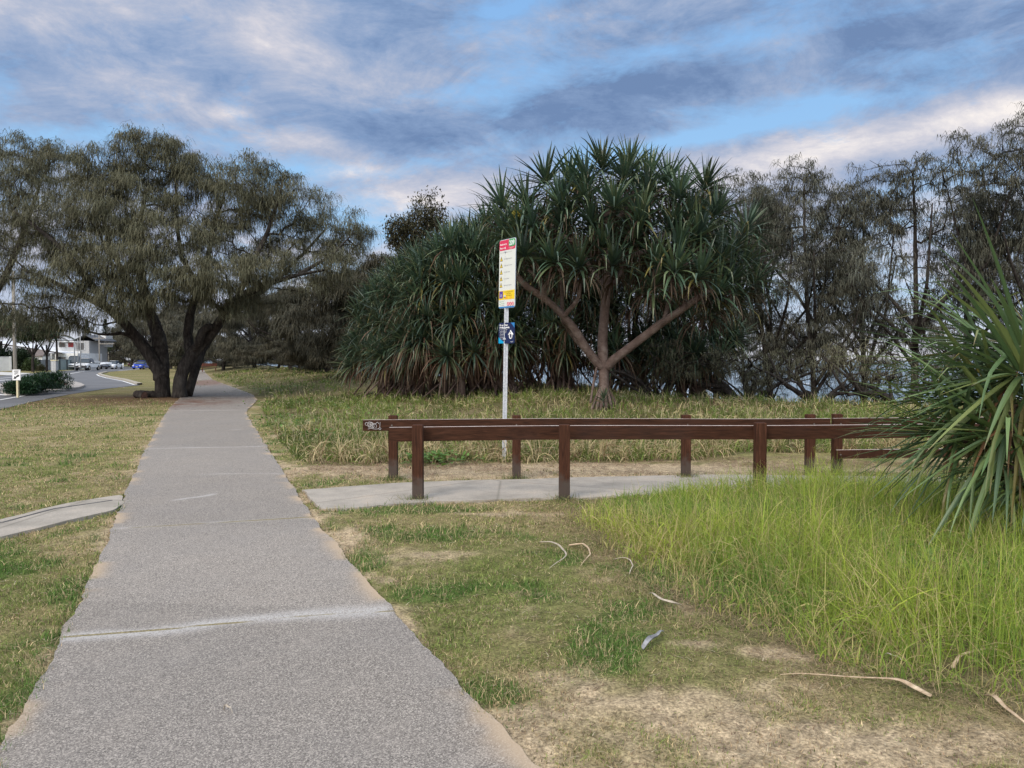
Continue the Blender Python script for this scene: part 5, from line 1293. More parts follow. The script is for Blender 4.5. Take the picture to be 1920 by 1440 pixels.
text('Warning - please read before entering the beach', .017, -.205, .862, MAT['grey'], bd, -.0075)
for i, tx in enumerate(['No lifeguard patrol', 'Dangerous currents', 'Unstable dunes', 'Strong winds', 'Submerged objects']):
    z = .735 - i * .103
    b = MB(); b.add([(-.205, -.0072, z), (-.125, -.0072, z), (-.165, -.0072, z + .078)], [[(0, 1, 2)]]); tr = b.build('warning_triangle', MAT['black'], bd)
    b = MB(); b.add([(-.194, -.0082, z + .006), (-.136, -.0082, z + .006), (-.165, -.0082, z + .064)], [[(0, 1, 2)]]); b.build('yellow_field', MAT['signyellow'], tr)
    b = MB(); b.tube([(-.165, -.009, z + .026), (-.165, -.009, z + .046)], [.003, .005], 6); b.tube([(-.165, -.009, z + .012), (-.165, -.009, z + .018)], .004, 6); b.build('mark', MAT['black'], tr)
    text(tx, .030, -.09, z + .02, MAT['grey'], bd, -.0075, sx=.95)
plate(bd, 'yellow_panel', -.221, .221, .128, .270, MAT['signyellow'], -.0065, .0015)
plate(bd, 'purple_panel', -.205, -.105, .150, .262, MAT['signpurple'], -.0085, .0015)
text('1', .06, -.168, .175, MAT['white'], bd, -.0115, bold=.003)
text('In an emergency dial', .028, .05, .238, MAT['black'], bd, -.0085, 'CENTER'); text('Triple Zero', .028, .05, .208, MAT['black'], bd, -.0085, 'CENTER'); text('or call a lifeguard', .028, .05, .180, MAT['black'], bd, -.0085, 'CENTER'); text('000', .045, .0, .138, MAT['orange'], bd, -.0085, 'CENTER', bold=.002); text('112', .045, .11, .138, MAT['orange'], bd, -.0085, 'CENTER', bold=.002)
for i, x in enumerate((.045, .11, .175)):
    b = MB(); a = np.linspace(0, 2 * np.pi, 17); b.tube([(x + .024 * math.cos(q), -.008, .055 + .026 * math.sin(q)) for q in a], .0045, 5); b.tube([(x - .015, -.008, .072), (x + .015, -.008, .038)], .003, 4); b.build('prohibition_ring', MAT['signred'], bd)
text('Dogs on leash', .022, -.205, .092, MAT['signgreen'], bd, -.0075); text('Leash free', .022, -.16, .062, MAT['signgreen'], bd, -.0075); text('at all times', .022, -.16, .034, MAT['grey'], bd, -.0075); text('No', .03, -.205, .045, MAT['signgreen'], bd, -.0075)
plate(bd, 'blue_strip', -.215, .215, .0, .020, MAT['signblue'], -.0065, .0015); 
b2 = plate(sg, 'turtle_notice', -.225, .225, 0, .325, MAT['signnavy'], 0, .004, .02); b2.location = (0.01, -.075, 1.86); b2.rotation_euler = (0, 0, YAW)
b = MB(); b.add([(.12, -.0055, .322), (.222, -.0055, .322), (.222, -.0055, .24), (.17, -.0055, .285)], [[(0, 3, 2, 1)]]); b.build('blue_corner', MAT['signblue'], b2)
b = MB(); b.add([(-.222, -.0055, .002), (-.04, -.0055, .002), (-.08, -.0055, .03), (-.16, -.0055, .06), (-.222, -.0055, .105)], [[(0, 1, 2, 3)], [(0, 3, 4)]]); b.build('cyan_corner', MAT['signcyan'], b2)
text('We are a Turtle', .036, -.195, .275, MAT['white'], b2, -.0065, bold=.0016); text('friendly community', .036, -.195, .240, MAT['white'], b2, -.0065, bold=.0016)
for i, tx in enumerate(['Sea turtles nest on this beach', 'from November to March', 'Please help protect them', '- Keep lights off', '- Fill in holes', '- Take rubbish home', '- Report a nest']):
    text(tx, .0185, -.195, .212 - i * .024, MAT['white'], b2, -.0055)
b = MB(); y_ = -.006    # turtle outline: head, flippers, shell
b.tube([(.06, y_, .135), (.095, y_, .165), (.125, y_, .19), (.155, y_, .165), (.19, y_, .135)], .010, 5); a = np.linspace(0, 2 * np.pi, 13); b.tube([(.125 + .036 * math.cos(q), y_, .115 + .042 * math.sin(q)) for q in a], .008, 5); b.tube([(.125, y_, .19), (.125, y_, .205)], .012, 6)
b.build('turtle_symbol', MAT['white'], b2)
text('Council', .022, .12, .02, MAT['white'], b2, -.0055)
for z in (2.6, 3.3, 1.93, 2.1): b = MB(); b.box((0, -.045, z), (.09, .028, .03), bev=.003); b.build('bracket', MAT['alu'], sg)

# ================================================================== FALLEN LEAVES AND LITTER
MAT['drybract'] = noisy('dry_leaf', (.30, .20, .12), (.60, .48, .34), 25, .7)
MAT['drywhite'] = noisy('bleached_leaf', (.26, .22, .17), (.56, .49, .40), 25, .6)
MAT['greyleaf'] = noisy('grey_leaf', (.12, .12, .13), (.40, .40, .41), 18, .5)
def fallen(pix, ws, label, material, cupped=.5, lift=0.015, extra=None):
    """a dry pandanus leaf: a cupped blade that follows its own curl, thick base and thin tip"""
    p = np.array([G(x, y)[:2] for x, y in pix]); q = along(np.c_[p, np.array(ws) * .62], .012)
    for _ in range(3): q[1:-1, :2] = (q[:-2, :2] + 2 * q[1:-1, :2] + q[2:, :2]) / 4
    c = q[:, :2].mean(0); n = len(q); t = np.gradient(q[:, :2], axis=0); t /= np.linalg.norm(t, axis=1)[:, None] + 1e-9; nn = np.stack([-t[:, 1], t[:, 0]], 1)
    s = np.linspace(0, 1, n); z = lift + .03 * np.sin(s * np.pi) + .008 * np.sin(s * 9)
    K = 7; V = []
    for i in range(n):
        for th_, off in ((0, 0), (1, -.0025)):
            for k in range(K):
                u_ = k / (K - 1) * 2 - 1; V.append((q[i, 0] - c[0] + nn[i, 0] * u_ * q[i, 2] / 2, q[i, 1] - c[1] + nn[i, 1] * u_ * q[i, 2] / 2, z[i] + cupped * q[i, 2] * (u_ * u_) * .6 + off))
    F = []
    for i in range(n - 1):
        for k in range(K - 1):
            a = i * 2 * K + k; F.append((a, a + 1, a + 2 * K + 1, a + 2 * K)); a += K; F.append((a, a + 2 * K, a + 2 * K + 1, a + 1))
        for k in (0, K - 1): a = i * 2 * K + k; F.append((a, a + 2 * K, a + 3 * K, a + K))
    b = MB(); b.add(V, [F]); o = b.build('fallen_leaf', material, None, True); o.location = (c[0], c[1], Hs(c[0], c[1]))
    return tag(o, label, 'leaf', 'dry pandanus leaves fallen on the lawn')
fallen([(1012, 1020), (1030, 1023), (1048, 1032), (1060, 1044), (1062, 1050), (1056, 1057), (1030, 1070)], [.03, .035, .03, .025, .02, .012, .004], 'pale hooked leaf on the lawn, left one of the pair below the branch path', MAT['drywhite'])
fallen([(1066, 1027), (1080, 1028), (1092, 1028), (1104, 1038), (1107, 1048), (1098, 1058), (1088, 1066)], [.05, .055, .035, .022, .018, .012, .004], 'pale curled leaf with a broad cream base, right one of the pair', MAT['drybract'])
fallen([(1150, 1052), (1168, 1054), (1182, 1060), (1187, 1070), (1180, 1081)], [.008, .014, .016, .014, .008], 'thin white curl of leaf at the left edge of the tall grass', MAT['drywhite'])
fallen([(1217, 1117), (1228, 1128), (1244, 1137), (1262, 1143), (1276, 1140)], [.008, .025, .04, .055, .035], 'split leaf base with a dark red end at the tall grass edge', MAT['drywhite'])
fallen([(1206, 1222), (1220, 1214), (1233, 1204), (1244, 1190)], [.04, .055, .035, .010], 'silvery grey cupped leaf lying alone on the lawn', MAT['greyleaf'], .9)
fallen([(1745, 1312), (1715, 1303), (1690, 1292), (1660, 1288), (1600, 1283), (1530, 1279), (1462, 1271)], [.05, .062, .05, .018, .014, .011, .004], 'long cream leaf with a frayed broad base in the bottom right of the photo', MAT['drybract'], .35)
fallen([(1786, 1258), (1800, 1245), (1830, 1233), (1870, 1226), (1905, 1223)], [.03, .03, .026, .02, .008], 'tan leaf stub half under the tall grass at the right edge', MAT['drybract'])
fallen([(1846, 1310), (1862, 1322), (1884, 1342), (1905, 1360), (1930, 1372)], [.02, .04, .03, .025, .01], 'orange-tan leaf pointing out of the bottom right corner', MAT['drybract'])
fallen([(1655, 1237), (1670, 1241), (1692, 1246)], [.01, .014, .006], 'small white straw in front of the tall grass', MAT['drywhite'])
fallen([(420, 1337), (424, 1341), (436, 1345)], [.010, .014, .004], 'small white fleck lying on the footpath', MAT['drywhite'], lift=.018)
fallen([(165, 799), (185, 797), (210, 793)], [.03, .07, .02], 'tan leaf on the left lawn by the footpath', MAT['drybract'], .3)
fallen([(75, 783), (80, 780), (88, 778)], [.03, .06, .02], 'tan leaf on the far left lawn', MAT['drybract'], .3)
fallen([(220, 728), (226, 728), (233, 728)], [.10, .25, .08], 'white scrap at the road edge left of the big tree', MAT['drywhite'], .3)
# sawn logs at the foot of the big tree
def _saw(ntr, b):
    q = NT(ntr); co = q.coord('Object'); q.L(q.ramp(q.noise(co, 12, 5), [(.3, (.05, .028, .022)), (.7, (.14, .075, .058))]), b.inputs['Base Color'])
MAT['sawn'] = mat('sawn_wood', None, .9, _saw)
def log(px, py, d, ln, r, rz, label):
    c = P(px, py, d); b = MB(); o = thing('cut_log', label, 'log', (c[0], c[1], r * .9), rz, 'cut logs at the foot of the big she-oak')
    q = along(np.array([(0, -ln / 2, 0), (0, ln / 2, .03)]), .1); b.tube(q, r, 12, wob=.16, seed=int(px), cap=False); b.build('bark', MAT['bark'], o, True)
    a = np.linspace(0, 2 * np.pi, 13)[:-1]
    for s in (-1, 1): b = MB(); b.add([(r * .97 * math.cos(t), s * (ln / 2 - .01), r * .97 * math.sin(t)) for t in a] + [(0, s * (ln / 2 + .004), 0)], [[(k, (k + 1) % 12, 12) for k in range(12)]]); b.build('cut_end', MAT['sawn'], o)
log(263, 740, 32.2, .6, .15, 1.0, 'largest cut log with a reddish sawn end left of the tree'); log(275, 736, 33.0, .7, .15, 1.2, 'cut log behind the reddish one, against the trunk'); log(288, 738, 32.6, .5, .13, 2.1, 'small cut log touching the left trunk')
# broken stub on the right-hand trunk belongs to that tree
tree0 = bpy.data.objects['she_oak_tree']
b = MB(); q = along(np.array([Q(366, 660, -.1), Q(372, 642, -.45), Q(379, 622, -.6), Q(392, 612, -.6), Q(402, 616, -.3)]), .12); b.tube(q, np.interp(np.linspace(0, 1, len(q)), [0, .4, .8, 1], [.10, .17, .17, .12]), 10, wob=.25, seed=3); b.build('branch_stub', MAT['bark'], tree0, True)
# ================================================================== STREET SIDE
MAT['whitewall'] = noisy('white_render', (.62, .62, .61), (.76, .76, .75), 1.2, .8); MAT['greyfence'] = noisy('grey_fence', (.18, .19, .21), (.28, .29, .31), 1.5, .7)
MAT['greenfence'] = noisy('grey_green_fence', (.20, .26, .27), (.30, .36, .37), 1.5, .7); MAT['roofw'] = noisy('pale_metal_roof', (.62, .64, .68), (.80, .81, .84), 1, .5); MAT['roofb'] = noisy('brown_tile_roof', (.10, .08, .075), (.20, .165, .15), 4, .85)
MAT['roofd'] = noisy('dark_roof', (.07, .075, .085), (.13, .135, .15), 3, .7); MAT['glass'] = mat('dark_glass', (.03, .04, .05), .12, spec=.6); MAT['redpanel'] = mat('red_panel', (.26, .03, .03), .6); MAT['trim'] = mat('dark_trim', (.04, .04, .045), .6)
MAT['polewood'] = noisy('weathered_pole', (.20, .18, .155), (.36, .33, .29), 8, .9, stretch=(1, 1, .1)); MAT['polegrey'] = noisy('grey_pole', (.30, .30, .30), (.42, .42, .42), 5, .8)
MAT['cream'] = mat('cream_paint', (.62, .55, .36), .6); MAT['tyre'] = mat('tyre_rubber', (.015, .015, .016), .8); MAT['carwhite'] = mat('white_car_paint', (.74, .75, .76), .25, spec=.5); MAT['carblue'] = mat('blue_car_paint', (.02, .075, .55), .25, spec=.6)
MAT['carred'] = mat('dark_red_car_paint', (.20, .03, .025), .3); MAT['lamp'] = mat('headlight_glass', (.8, .82, .85), .1, spec=.8); MAT['chrome'] = mat('chrome', (.5, .5, .52), .25, metal=.9); MAT['brownwood'] = noisy('red_brown_timber', (.09, .035, .025), (.20, .08, .055), 6, .8)
def ground_pt(px, d): p = P(px, 700, d); return (p[0], p[1], 0.0)
def loft(b, st, col=(1, 1, 1), r=.22):
    """stations (y, half width low, half width high, z0, z1) -> rounded box skin"""
    rings = []
    for (y, w0, w1, z0, z1) in st:
        h = z1 - z0; c = min(h, w1) * r
        rings.append([(-w0 * .92, y, z0), (w0 * .92, y, z0), (w0, y, z0 + c * .6), (w1, y, z1 - c), (w1 - c, y, z1 - c * .15), (w1 * .4, y, z1), (-w1 * .4, y, z1), (-w1 + c, y, z1 - c * .15), (-w1, y, z1 - c), (-w0, y, z0 + c * .6)])
    n = 10; V = [p for q in rings for p in q]; F = []
    for i in range(len(st) - 1):
        for k in range(n): a = i * n + k; e = i * n + (k + 1) % n; F.append((a, e, e + n, a + n))
    c0 = len(V); V += [np.mean(rings[0], 0), np.mean(rings[-1], 0)]
    m = (len(st) - 1) * n
    b.add(V, [F, [((k + 1) % n, k, c0) for k in range(n)] + [(m + k, m + (k + 1) % n, c0 + 1) for k in range(n)]], col)
def car(name, label, cat, px, d, rz, paint, kind='hatch', group='vehicles on the street beyond the lawn'):
    o = thing(name, label, cat, ground_pt(px, d), rz, group)
    W_, L_ = (.90, 4.3) if kind in ('hatch', 'sedan') else (.95, 5.2)
    f = -L_ / 2; zb_ = .25 if kind in ('hatch', 'sedan') else .42; hb = .92 if kind in ('hatch', 'sedan') else 1.15; ht = 1.47 if kind in ('hatch', 'sedan') else (1.85 if kind == 'ute' else 2.3)
    b = MB()
    loft(b, [(f, W_ * .78, W_ * .74, zb_ + .08, hb * .72), (f + .12, W_ * .93, W_ * .86, zb_, hb * .80), (f + .7, W_, W_ * .93, zb_, hb * .95), (f + 1.2, W_, W_ * .94, zb_, hb), (f + L_ - .5, W_, W_ * .93, zb_, hb), (f + L_ - .1, W_ * .95, W_ * .88, zb_, hb * .98), (f + L_, W_ * .85, W_ * .8, zb_ + .06, hb * .85)])
    body = b.build('body', paint, o, False)
    b = MB()
    if kind == 'van': cs = [(f + .5, W_ * .88, W_ * .80, hb - .05, hb + .1), (f + 1.3, W_ * .92, W_ * .84, hb - .05, ht), (f + L_ - .1, W_ * .92, W_ * .86, hb - .05, ht)]
    elif kind == 'ute': cs = [(f + 1.15, W_ * .88, W_ * .84, hb - .05, hb + .08), (f + 1.75, W_ * .9, W_ * .72, hb - .05, ht), (f + 3.0, W_ * .9, W_ * .72, hb - .05, ht), (f + 3.25, W_ * .88, W_ * .74, hb - .05, hb + .3)]
    else: cs = [(f + 1.0, W_ * .86, W_ * .82, hb - .05, hb + .05), (f + 1.75, W_ * .88, W_ * .66, hb - .05, ht - .03), (f + 2.9, W_ * .88, W_ * .66, hb - .05, ht), (f + L_ - .25, W_ * .84, W_ * .72, hb - .05, hb + .12)]
    loft(b, cs); b.build('cabin_glass', MAT['glass'], o)
    b = MB(); t0, t1 = cs[1], cs[2]
    b.box((0, (t0[0] + t1[0]) / 2, ht + .005), (t0[2] * 1.7, t1[0] - t0[0] + .2, .05), bev=.02); b.build('roof', paint, o)
    if kind in ('van',):
        b = MB(); b.box((0, f + L_ / 2 + .75, (hb + ht) / 2 - .05), (W_ * 1.86, L_ - 1.9, ht - hb), bev=.05); b.build('cargo_body', paint, o)
    if kind == 'ute':
        b = MB(); b.box((0, f + 4.1, 1.28), (W_ * 1.9, 1.9, .3), bev=.03); b.build('tray', paint, o)
        b = MB(); b.tube([(-.7, f - .12, .6), (-.7, f - .12, 1.0), (.7, f - .12, 1.0), (.7, f - .12, .6)], .04, 6); b.box((0, f - .08, .62), (1.75, .18, .28), bev=.03); b.build('bull_bar', MAT['trim'], o)
    for s in (-1, 1):
        for y in (f + .85, f + L_ - .9):
            w = MB(); r = .33 if kind in ('hatch', 'sedan') else .39
            w.tube([(s * (W_ - .20), y, r), (s * (W_ + .01), y, r)], r, 16); wo = w.build('wheel', MAT['tyre'], o)
            w = MB(); w.tube([(s * (W_ - .02), y, r), (s * (W_ + .018), y, r)], r * .6, 10); w.build('rim', MAT['chrome'], wo)
        w = MB(); w.box((s * W_ * .66, f + .03, hb * .66), (.34, .10, .13), bev=.03); w.build('headlight', MAT['lamp'], o)
        w = MB(); w.box((s * (W_ + .10), f + 1.35, hb + .04), (.18, .10, .13), bev=.03); w.build('mirror', paint, o)
    b = MB(); b.box((0, f - .005, hb * .60), (W_ * .8, .04, .16), bev=.01); b.build('grille', MAT['trim'], o)
    b = MB(); b.box((0, f - .01 if kind != 'ute' else f - .19, zb_ + .20), (.36, .02, .11)); b.build('number_plate', MAT['white'], o)
    return o
car('blue_car', 'bright blue hatchback coming towards the camera, partly behind the big left trunk', 'car', 266.5, 133, R(3), MAT['carblue'])
car('white_van', 'white van driving behind the blue hatchback', 'van', 267, 165, R(3), MAT['carwhite'], 'van')
car('dark_red_car', 'dark red car far back on the road left of the blue hatchback', 'car', 252, 200, R(3), MAT['carred'])
car('white_ute', 'white utility vehicle with black bull bar parked at the kerb below the two-storey house', 'ute', 164.5, 117, R(8), MAT['carwhite'], 'ute')
car('white_van', 'white van parked behind the utility vehicle with the bull bar', 'van', 146, 128, R(8), MAT['carwhite'], 'van')
car('white_car', 'small white car parked between the pole with cross arms and the white bollard', 'car', 214, 136, R(8), MAT['carwhite'], 'sedan')
# covered boat on a trailer
o = thing('boat_trailer', 'white boat under a cover on a black trailer right of the pole with cross arms', 'trailer', ground_pt(198, 134), R(6))
b = MB(); loft(b, [(-2.4, .25, .3, .75, 1.0), (-1.6, .5, .75, .55, 1.15), (0, .65, .85, .5, 1.25), (2.2, .65, .85, .55, 1.15)], r=.4); b.build('hull', MAT['carwhite'], o)
b = MB(); b.box((0, 0, .45), (1.7, 4.6, .12), bev=.02); b.build('trailer_frame', MAT['trim'], o)
for s in (-1, 1): b = MB(); b.tube([(s * .85, .5, .3), (s * 1.05, .5, .3)], .3, 12); b.build('wheel', MAT['tyre'], o)
# poles
def pole(label, px, d, top, w, m, arms=(), lean=0.0, cat='pole', name='power_pole', group=None):
    o = thing(name, label, cat, ground_pt(px, d), 0, group)
    b = MB(); b.tube([(0, 0, -.2), (lean * .5, 0, top / 2), (lean, 0, top)], [w / 2, w / 2 * .9, w / 2 * .8], 10); b.build('pole', m, o, True)
    for (z, hw, off) in arms:
        b = MB(); b.box((off + lean, -.12, z), (hw * 2, .10, .12), bev=.01); a = b.build('cross_arm', m, o)
        for k in (-.85, -.35, .35, .85): b = MB(); b.tube([(off + lean + hw * k, -.12, z + .06), (off + lean + hw * k, -.12, z + .2)], [.04, .03], 6); b.build('insulator', MAT['greyfence'], a)
    return o
pole('thick weathered timber power pole behind the keep-left sign', 28.5, 95, 12.5, .44, MAT['polewood'], [(11.9, 1.2, 0)])
pole('timber power pole with cross arms between the white utility vehicle and the boat', 187, 124, 5.4 + .3, .20, MAT['polewood'], [(5.1, .9, 0), (4.2, 1.2, 1.3)])
pole('middle one of the three receding power poles with cross arms', 204, 175, 5.2, .20, MAT['polewood'], [(4.9, 1.3, 0), (4.1, 1.1, 0)])
pole('farthest power pole with a cross arm, before the trees left of the big trunk', 224.5, 205, 4.8, .2, MAT['polewood'], [(4.5, 1.6, .3)])
pole('tall thin grey pole in front of the two-storey house', 151.5, 112, 5.9, .15, MAT['polegrey'], name='street_lamp_pole')
pole('shorter grey pole left of the tall thin one, in front of the two-storey house', 140.5, 110, 4.3, .17, MAT['polegrey'], name='street_lamp_pole')
pole('slim grey pole between the two poles before the two-storey house', 147, 125, 5.0, .12, MAT['polegrey'], name='street_lamp_pole')
pole('white bollard on the verge left of the blue hatchback', 231, 137, 1.05, .22, MAT['carwhite'], cat='bollard', name='bollard')
# power lines from pole to pole
for a, b_, lab in [((187, 124, 5.2), (204, 175, 5.0), 'power line from the pole with cross arms to the middle pole'), ((204, 175, 5.0), (224.5, 205, 4.6), 'power line from the middle pole to the farthest pole')]:
    A = np.array(ground_pt(a[0], a[1])) + (0, 0, a[2]); B = np.array(ground_pt(b_[0], b_[1])) + (0, 0, b_[2]); t = np.linspace(0, 1, 14)[:, None]; q = A + (B - A) * t; q[:, 2] -= (.5 * 4 * t * (1 - t))[:, 0]
    m_ = MB(); m_.tube(q, .018, 4); tag(m_.build('power_line', MAT['trim']), lab, 'cable')
# stone-grey meter pillar with cream cap by the road
c = G(102.5, 699.5); o = thing('utility_pillar', 'grey utility pillar with a cream cap at the far kerb right of the hedge', 'pillar', (c[0], c[1], 0))
b = MB(); b.box((0, 0, .75), (.62, .5, 1.5), bev=.03); b.build('pillar', MAT['polegrey'], o); b = MB(); b.box((.03, 0, 1.56), (.74, .6, .11), bev=.02); b.build('cap', MAT['cream'], o); b = MB(); b.box((-.1, -.253, .8), (.03, .012, 1.1)); b.build('seam', MAT['whitewall'], o)
# letterbox
c = G(65, 694.5); o = thing('letterbox', 'cream letterbox on a short post in front of the bush beside the hedge', 'letterbox', (c[0], c[1], 0))
b = MB(); b.box((0, 0, .4), (.16, .16, .8), bev=.01); b.build('post', MAT['cream'], o); b = MB(); b.box((0, 0, .92), (.42, .4, .26), bev=.04); b.build('box', MAT['cream'], o)
# walls and fences
def wall(name, label, x0, x1, d0, d1, h, m, caps=True, posts=0):
    A = np.array(ground_pt(x0, d0)); B = np.array(ground_pt(x1, d1)); L_ = np.linalg.norm(B - A); rz = math.atan2(B[1] - A[1], B[0] - A[0])
    o = thing(name, label, 'wall' if 'wall' in name else 'fence', A, rz)
    b = MB(); b.box((L_ / 2, 0, h / 2), (L_, .16, h), bev=.02); b.build('panel', m, o)
    if caps: b = MB(); b.box((L_ / 2, 0, h + .04), (L_ + .1, .24, .08), bev=.015); b.build('capping', MAT['whitewall'] if m is MAT['whitewall'] else m, o)
    for k in range(posts): b = MB(); b.box((L_ * (k + .0) / max(1, posts - 1), -.03, h / 2 + .06), (.22, .26, h + .12), bev=.02); b.build('post', MAT['trim'] if m is not MAT['whitewall'] else m, o)
    return o
wall('boundary_wall', 'white rendered wall at the left edge below the dark hedge', -60, 20, 108, 112, 2.0, MAT['whitewall'], True, 4)
wall('boundary_fence', 'dark grey panel fence in front of the low white house', 74, 97, 118, 121, 1.55, MAT['greyfence'], True, 3)
wall('boundary_fence', 'pale grey-green fence in front of the two-storey house', 97, 138, 121, 127, 1.6, MAT['greenfence'], True, 4)
# low house
def win(parent, x, y, z, w, h, m=None):
    b = MB(); b.box((x, y, z), (w + .14, .08, h + .14), bev=.01); f = b.build('window', MAT['whitewall'] if m is None else m, parent)
    b = MB(); b.box((x, y - .05, z), (w, .04, h)); b.build('pane', MAT['glass'], f)
    for k in (1, 2): b = MB(); b.box((x - w / 2 + w * k / 3, y - .075, z), (.05, .02, h)); b.build('mullion', MAT['trim'], f)
def gable(b, x0, x1, y0, y1, z0, z1, over=.5, th=.15):
    xm = (x0 + x1) / 2; x0 -= over; x1 += over; y0 -= over; y1 += over
    for s in ((x0, xm), (x1, xm)):
        V = [(s[0], y0, z0), (s[0], y1, z0), (s[1], y1, z1), (s[1], y0, z1), (s[0], y0, z0 - th), (s[0], y1, z0 - th), (s[1], y1, z1 - th), (s[1], y0, z1 - th)]
        b.add(V, [[(0, 1, 2, 3), (4, 7, 6, 5), (0, 3, 7, 4), (0, 4, 5, 1), (1, 5, 6, 2)]])
o = thing('low_house', 'low white house with a long pale metal roof behind the dark grey fence', 'house', ground_pt(62, 135), R(4))
b = MB(); b.box((0, 5, 1.4), (15, 9, 2.8), bev=.02); b.build('wall', MAT['whitewall'], o)
b = MB(); V = [(-9, -.5, 5.2), (5.2, -.5, 2.95), (5.2, 10, 2.95), (-9, 10, 5.2), (-9, -.5, 5.0), (5.2, -.5, 2.75), (5.2, 10, 2.75), (-9, 10, 5.0)]; b.add(V, [[(0, 1, 2, 3), (7, 6, 5, 4), (0, 4, 5, 1), (1, 5, 6, 2), (2, 6, 7, 3), (3, 7, 4, 0)]]); b.build('roof', MAT['roofw'], o)
b = MB(); V = [(-9.1, -.62, 5.12), (5.3, -.62, 2.85), (5.3, -.62, 2.65), (-9.1, -.62, 4.92), (-9.1, -.54, 5.12), (5.3, -.54, 2.85), (5.3, -.54, 2.65), (-9.1, -.54, 4.92)]; b.add(V, [[(0, 3, 2, 1), (4, 5, 6, 7), (0, 1, 5, 4), (3, 7, 6, 2), (1, 2, 6, 5), (0, 4, 7, 3)]]); b.build('fascia', MAT['trim'], o)
b = MB(); V = [(-2, -3.2, 2.35), (3.4, -3.2, 2.35), (2.6, -.6, 3.3), (-2, -.6, 3.6), (-2, -3.2, 2.2), (3.4, -3.2, 2.2), (2.6, -.6, 3.1), (-2, -.6, 3.4)]; b.add(V, [[(0, 1, 2, 3), (7, 6, 5, 4), (0, 4, 5, 1), (1, 5, 6, 2), (3, 7, 4, 0)]]); b.build('porch_roof', MAT['roofb'], o)
b = MB(); b.box((.6, -1.6, 1.1), (5, 2.6, 2.2), bev=.02); b.build('porch_wall', MAT['whitewall'], o)
win(o, -.6, -2.95, 1.5, 1.4, 1.0); win(o, 1.9, -2.95, 1.5, 1.0, 1.0); win(o, 4.6, .42, 1.6, 1.6, 1.1)
for x in (3.3, 4.1): b = MB(); b.box((x, -.3, 1.35), (.25, .25, 2.7), bev=.02); b.build('column', MAT['whitewall'], o)
# two-storey house
o = thing('two_storey_house', 'white two-storey house with a red panel beside its upper window and a grey wing', 'house', ground_pt(137, 140), R(5))
b = MB(); b.box((-.9, 4, 1.6), (4.6, 8, 3.2), bev=.02); b.box((-.9, 4.2, 3.2), (4.6, 7.6, .1)); b.build('ground_floor_wall', MAT['whitewall'], o)
b = MB(); b.box((-1.2, 4.2, 4.0), (3.2, 7.4, 1.6), bev=.02); b.build('upper_floor_wall', MAT['whitewall'], o)
b = MB(); b.box((-1.1, 3.6, 4.95), (4.2, 9.4, .22), bev=.02); b.build('roof', MAT['whitewall'], o)
b = MB(); b.box((-1.1, 3.6, 5.10), (4.3, 9.5, .08), bev=.01); b.build('roof_edge', MAT['trim'], o)
win(o, -2.0, .46, 4.35, 1.1, .8); win(o, -.6, -.04, 1.1, 1.6, 1.0); b = MB(); b.box((-.5, .44, 4.35), (.9, .08, .8)); b.build('red_panel', MAT['redpanel'], o)
b = MB(); b.box((1.0, -.5, 2.55), (4.0, 1.4, .16), bev=.02); b.build('balcony', MAT['whitewall'], o)
b = MB(); b.box((1.6, 4, 2.55), (2.4, 7.6, 5.1), bev=.02); b.build('grey_wing', MAT['polegrey'], o); win(o, 1.3, .14, 4.1, 1.3, 1.3); win(o, 1.3, .14, 1.5, 1.4, 1.2)
b = MB(); b.box((2.6, 8, 5.3), (1.0, 3, 2.4), bev=.02); b.build('stair_tower', MAT['whitewall'], o)
b = MB(); gable(b, .4, 3.4, 1.0, 9, 5.25, 6.3); b.build('hip_roof', MAT['roofd'], o)
# hedge, bushes, street trees
def leafmass(name, label, cat, loc, r, n, leafL, leafW, colr, seed, group=None, flat=1.0, up=.2, lob=14):
    g = np.random.default_rng(seed); o = thing(name, label, cat, loc, 0, group)
    C = []; rr = np.array(r)
    for k in range(lob):
        v = g.normal(size=3); v /= np.linalg.norm(v); v[2] = abs(v[2]); C.append(v * rr * .6 * g.random() ** .3 + [0, 0, rr[2] * .1])
    C = np.array(C); k = g.integers(0, lob, n); v = g.normal(size=(n, 3)); v /= np.linalg.norm(v, axis=1)[:, None]
    p = C[k] + v * rr * .42 * g.uniform(.7, 1.05, n)[:, None]; ok = p[:, 2] > .0; p, v = p[ok], v[ok]; m = len(p)
    d = v * .8 + g.normal(0, .5, (m, 3)); d[:, 2] += up
    V, q, ix, t = strips(p, d, leafL * g.uniform(.6, 1.3, m), leafW * g.uniform(.7, 1.3, m), .5, 2, [.5, 1, .15], seed=seed)
    c = np.asarray(colr)[None] * (1 + g.normal(0, .25, m))[:, None]
    link('foliage', mesh_from(name + '_foliage', V, [q], MAT['leaf'], col=np.clip(c, .004, 1)[ix]), o)
    b = MB()
    for k in range(5): e = C[k]; b.tube([(0, 0, -.05), e * .5, e], [.05, .04, .02], 5)
    b.build('stem', MAT['bark'], o, True); return o
p = ground_pt(8, 117); leafmass('hedge', 'tall dark hedge behind the white wall at the left edge', 'hedge', p, (6.0, 2.2, 3.7), 9000, .30, .16, (.022, .040, .020), 201, lob=26)
p = ground_pt(42, 115); leafmass('hedge', 'dark rounded hedge right of the thick timber power pole', 'hedge', p, (2.0, 1.8, 3.5), 4500, .28, .15, (.025, .042, .020), 202)
p = ground_pt(58, 113); leafmass('bush', 'mid green bush between the hedge and the letterbox', 'bush', p, (1.6, 1.4, 1.8), 2500, .24, .13, (.05, .075, .025), 203)
p = ground_pt(76, 112); leafmass('bush', 'small low bush right of the letterbox', 'bush', p, (.9, .9, 1.0), 1200, .2, .1, (.06, .06, .03), 204)
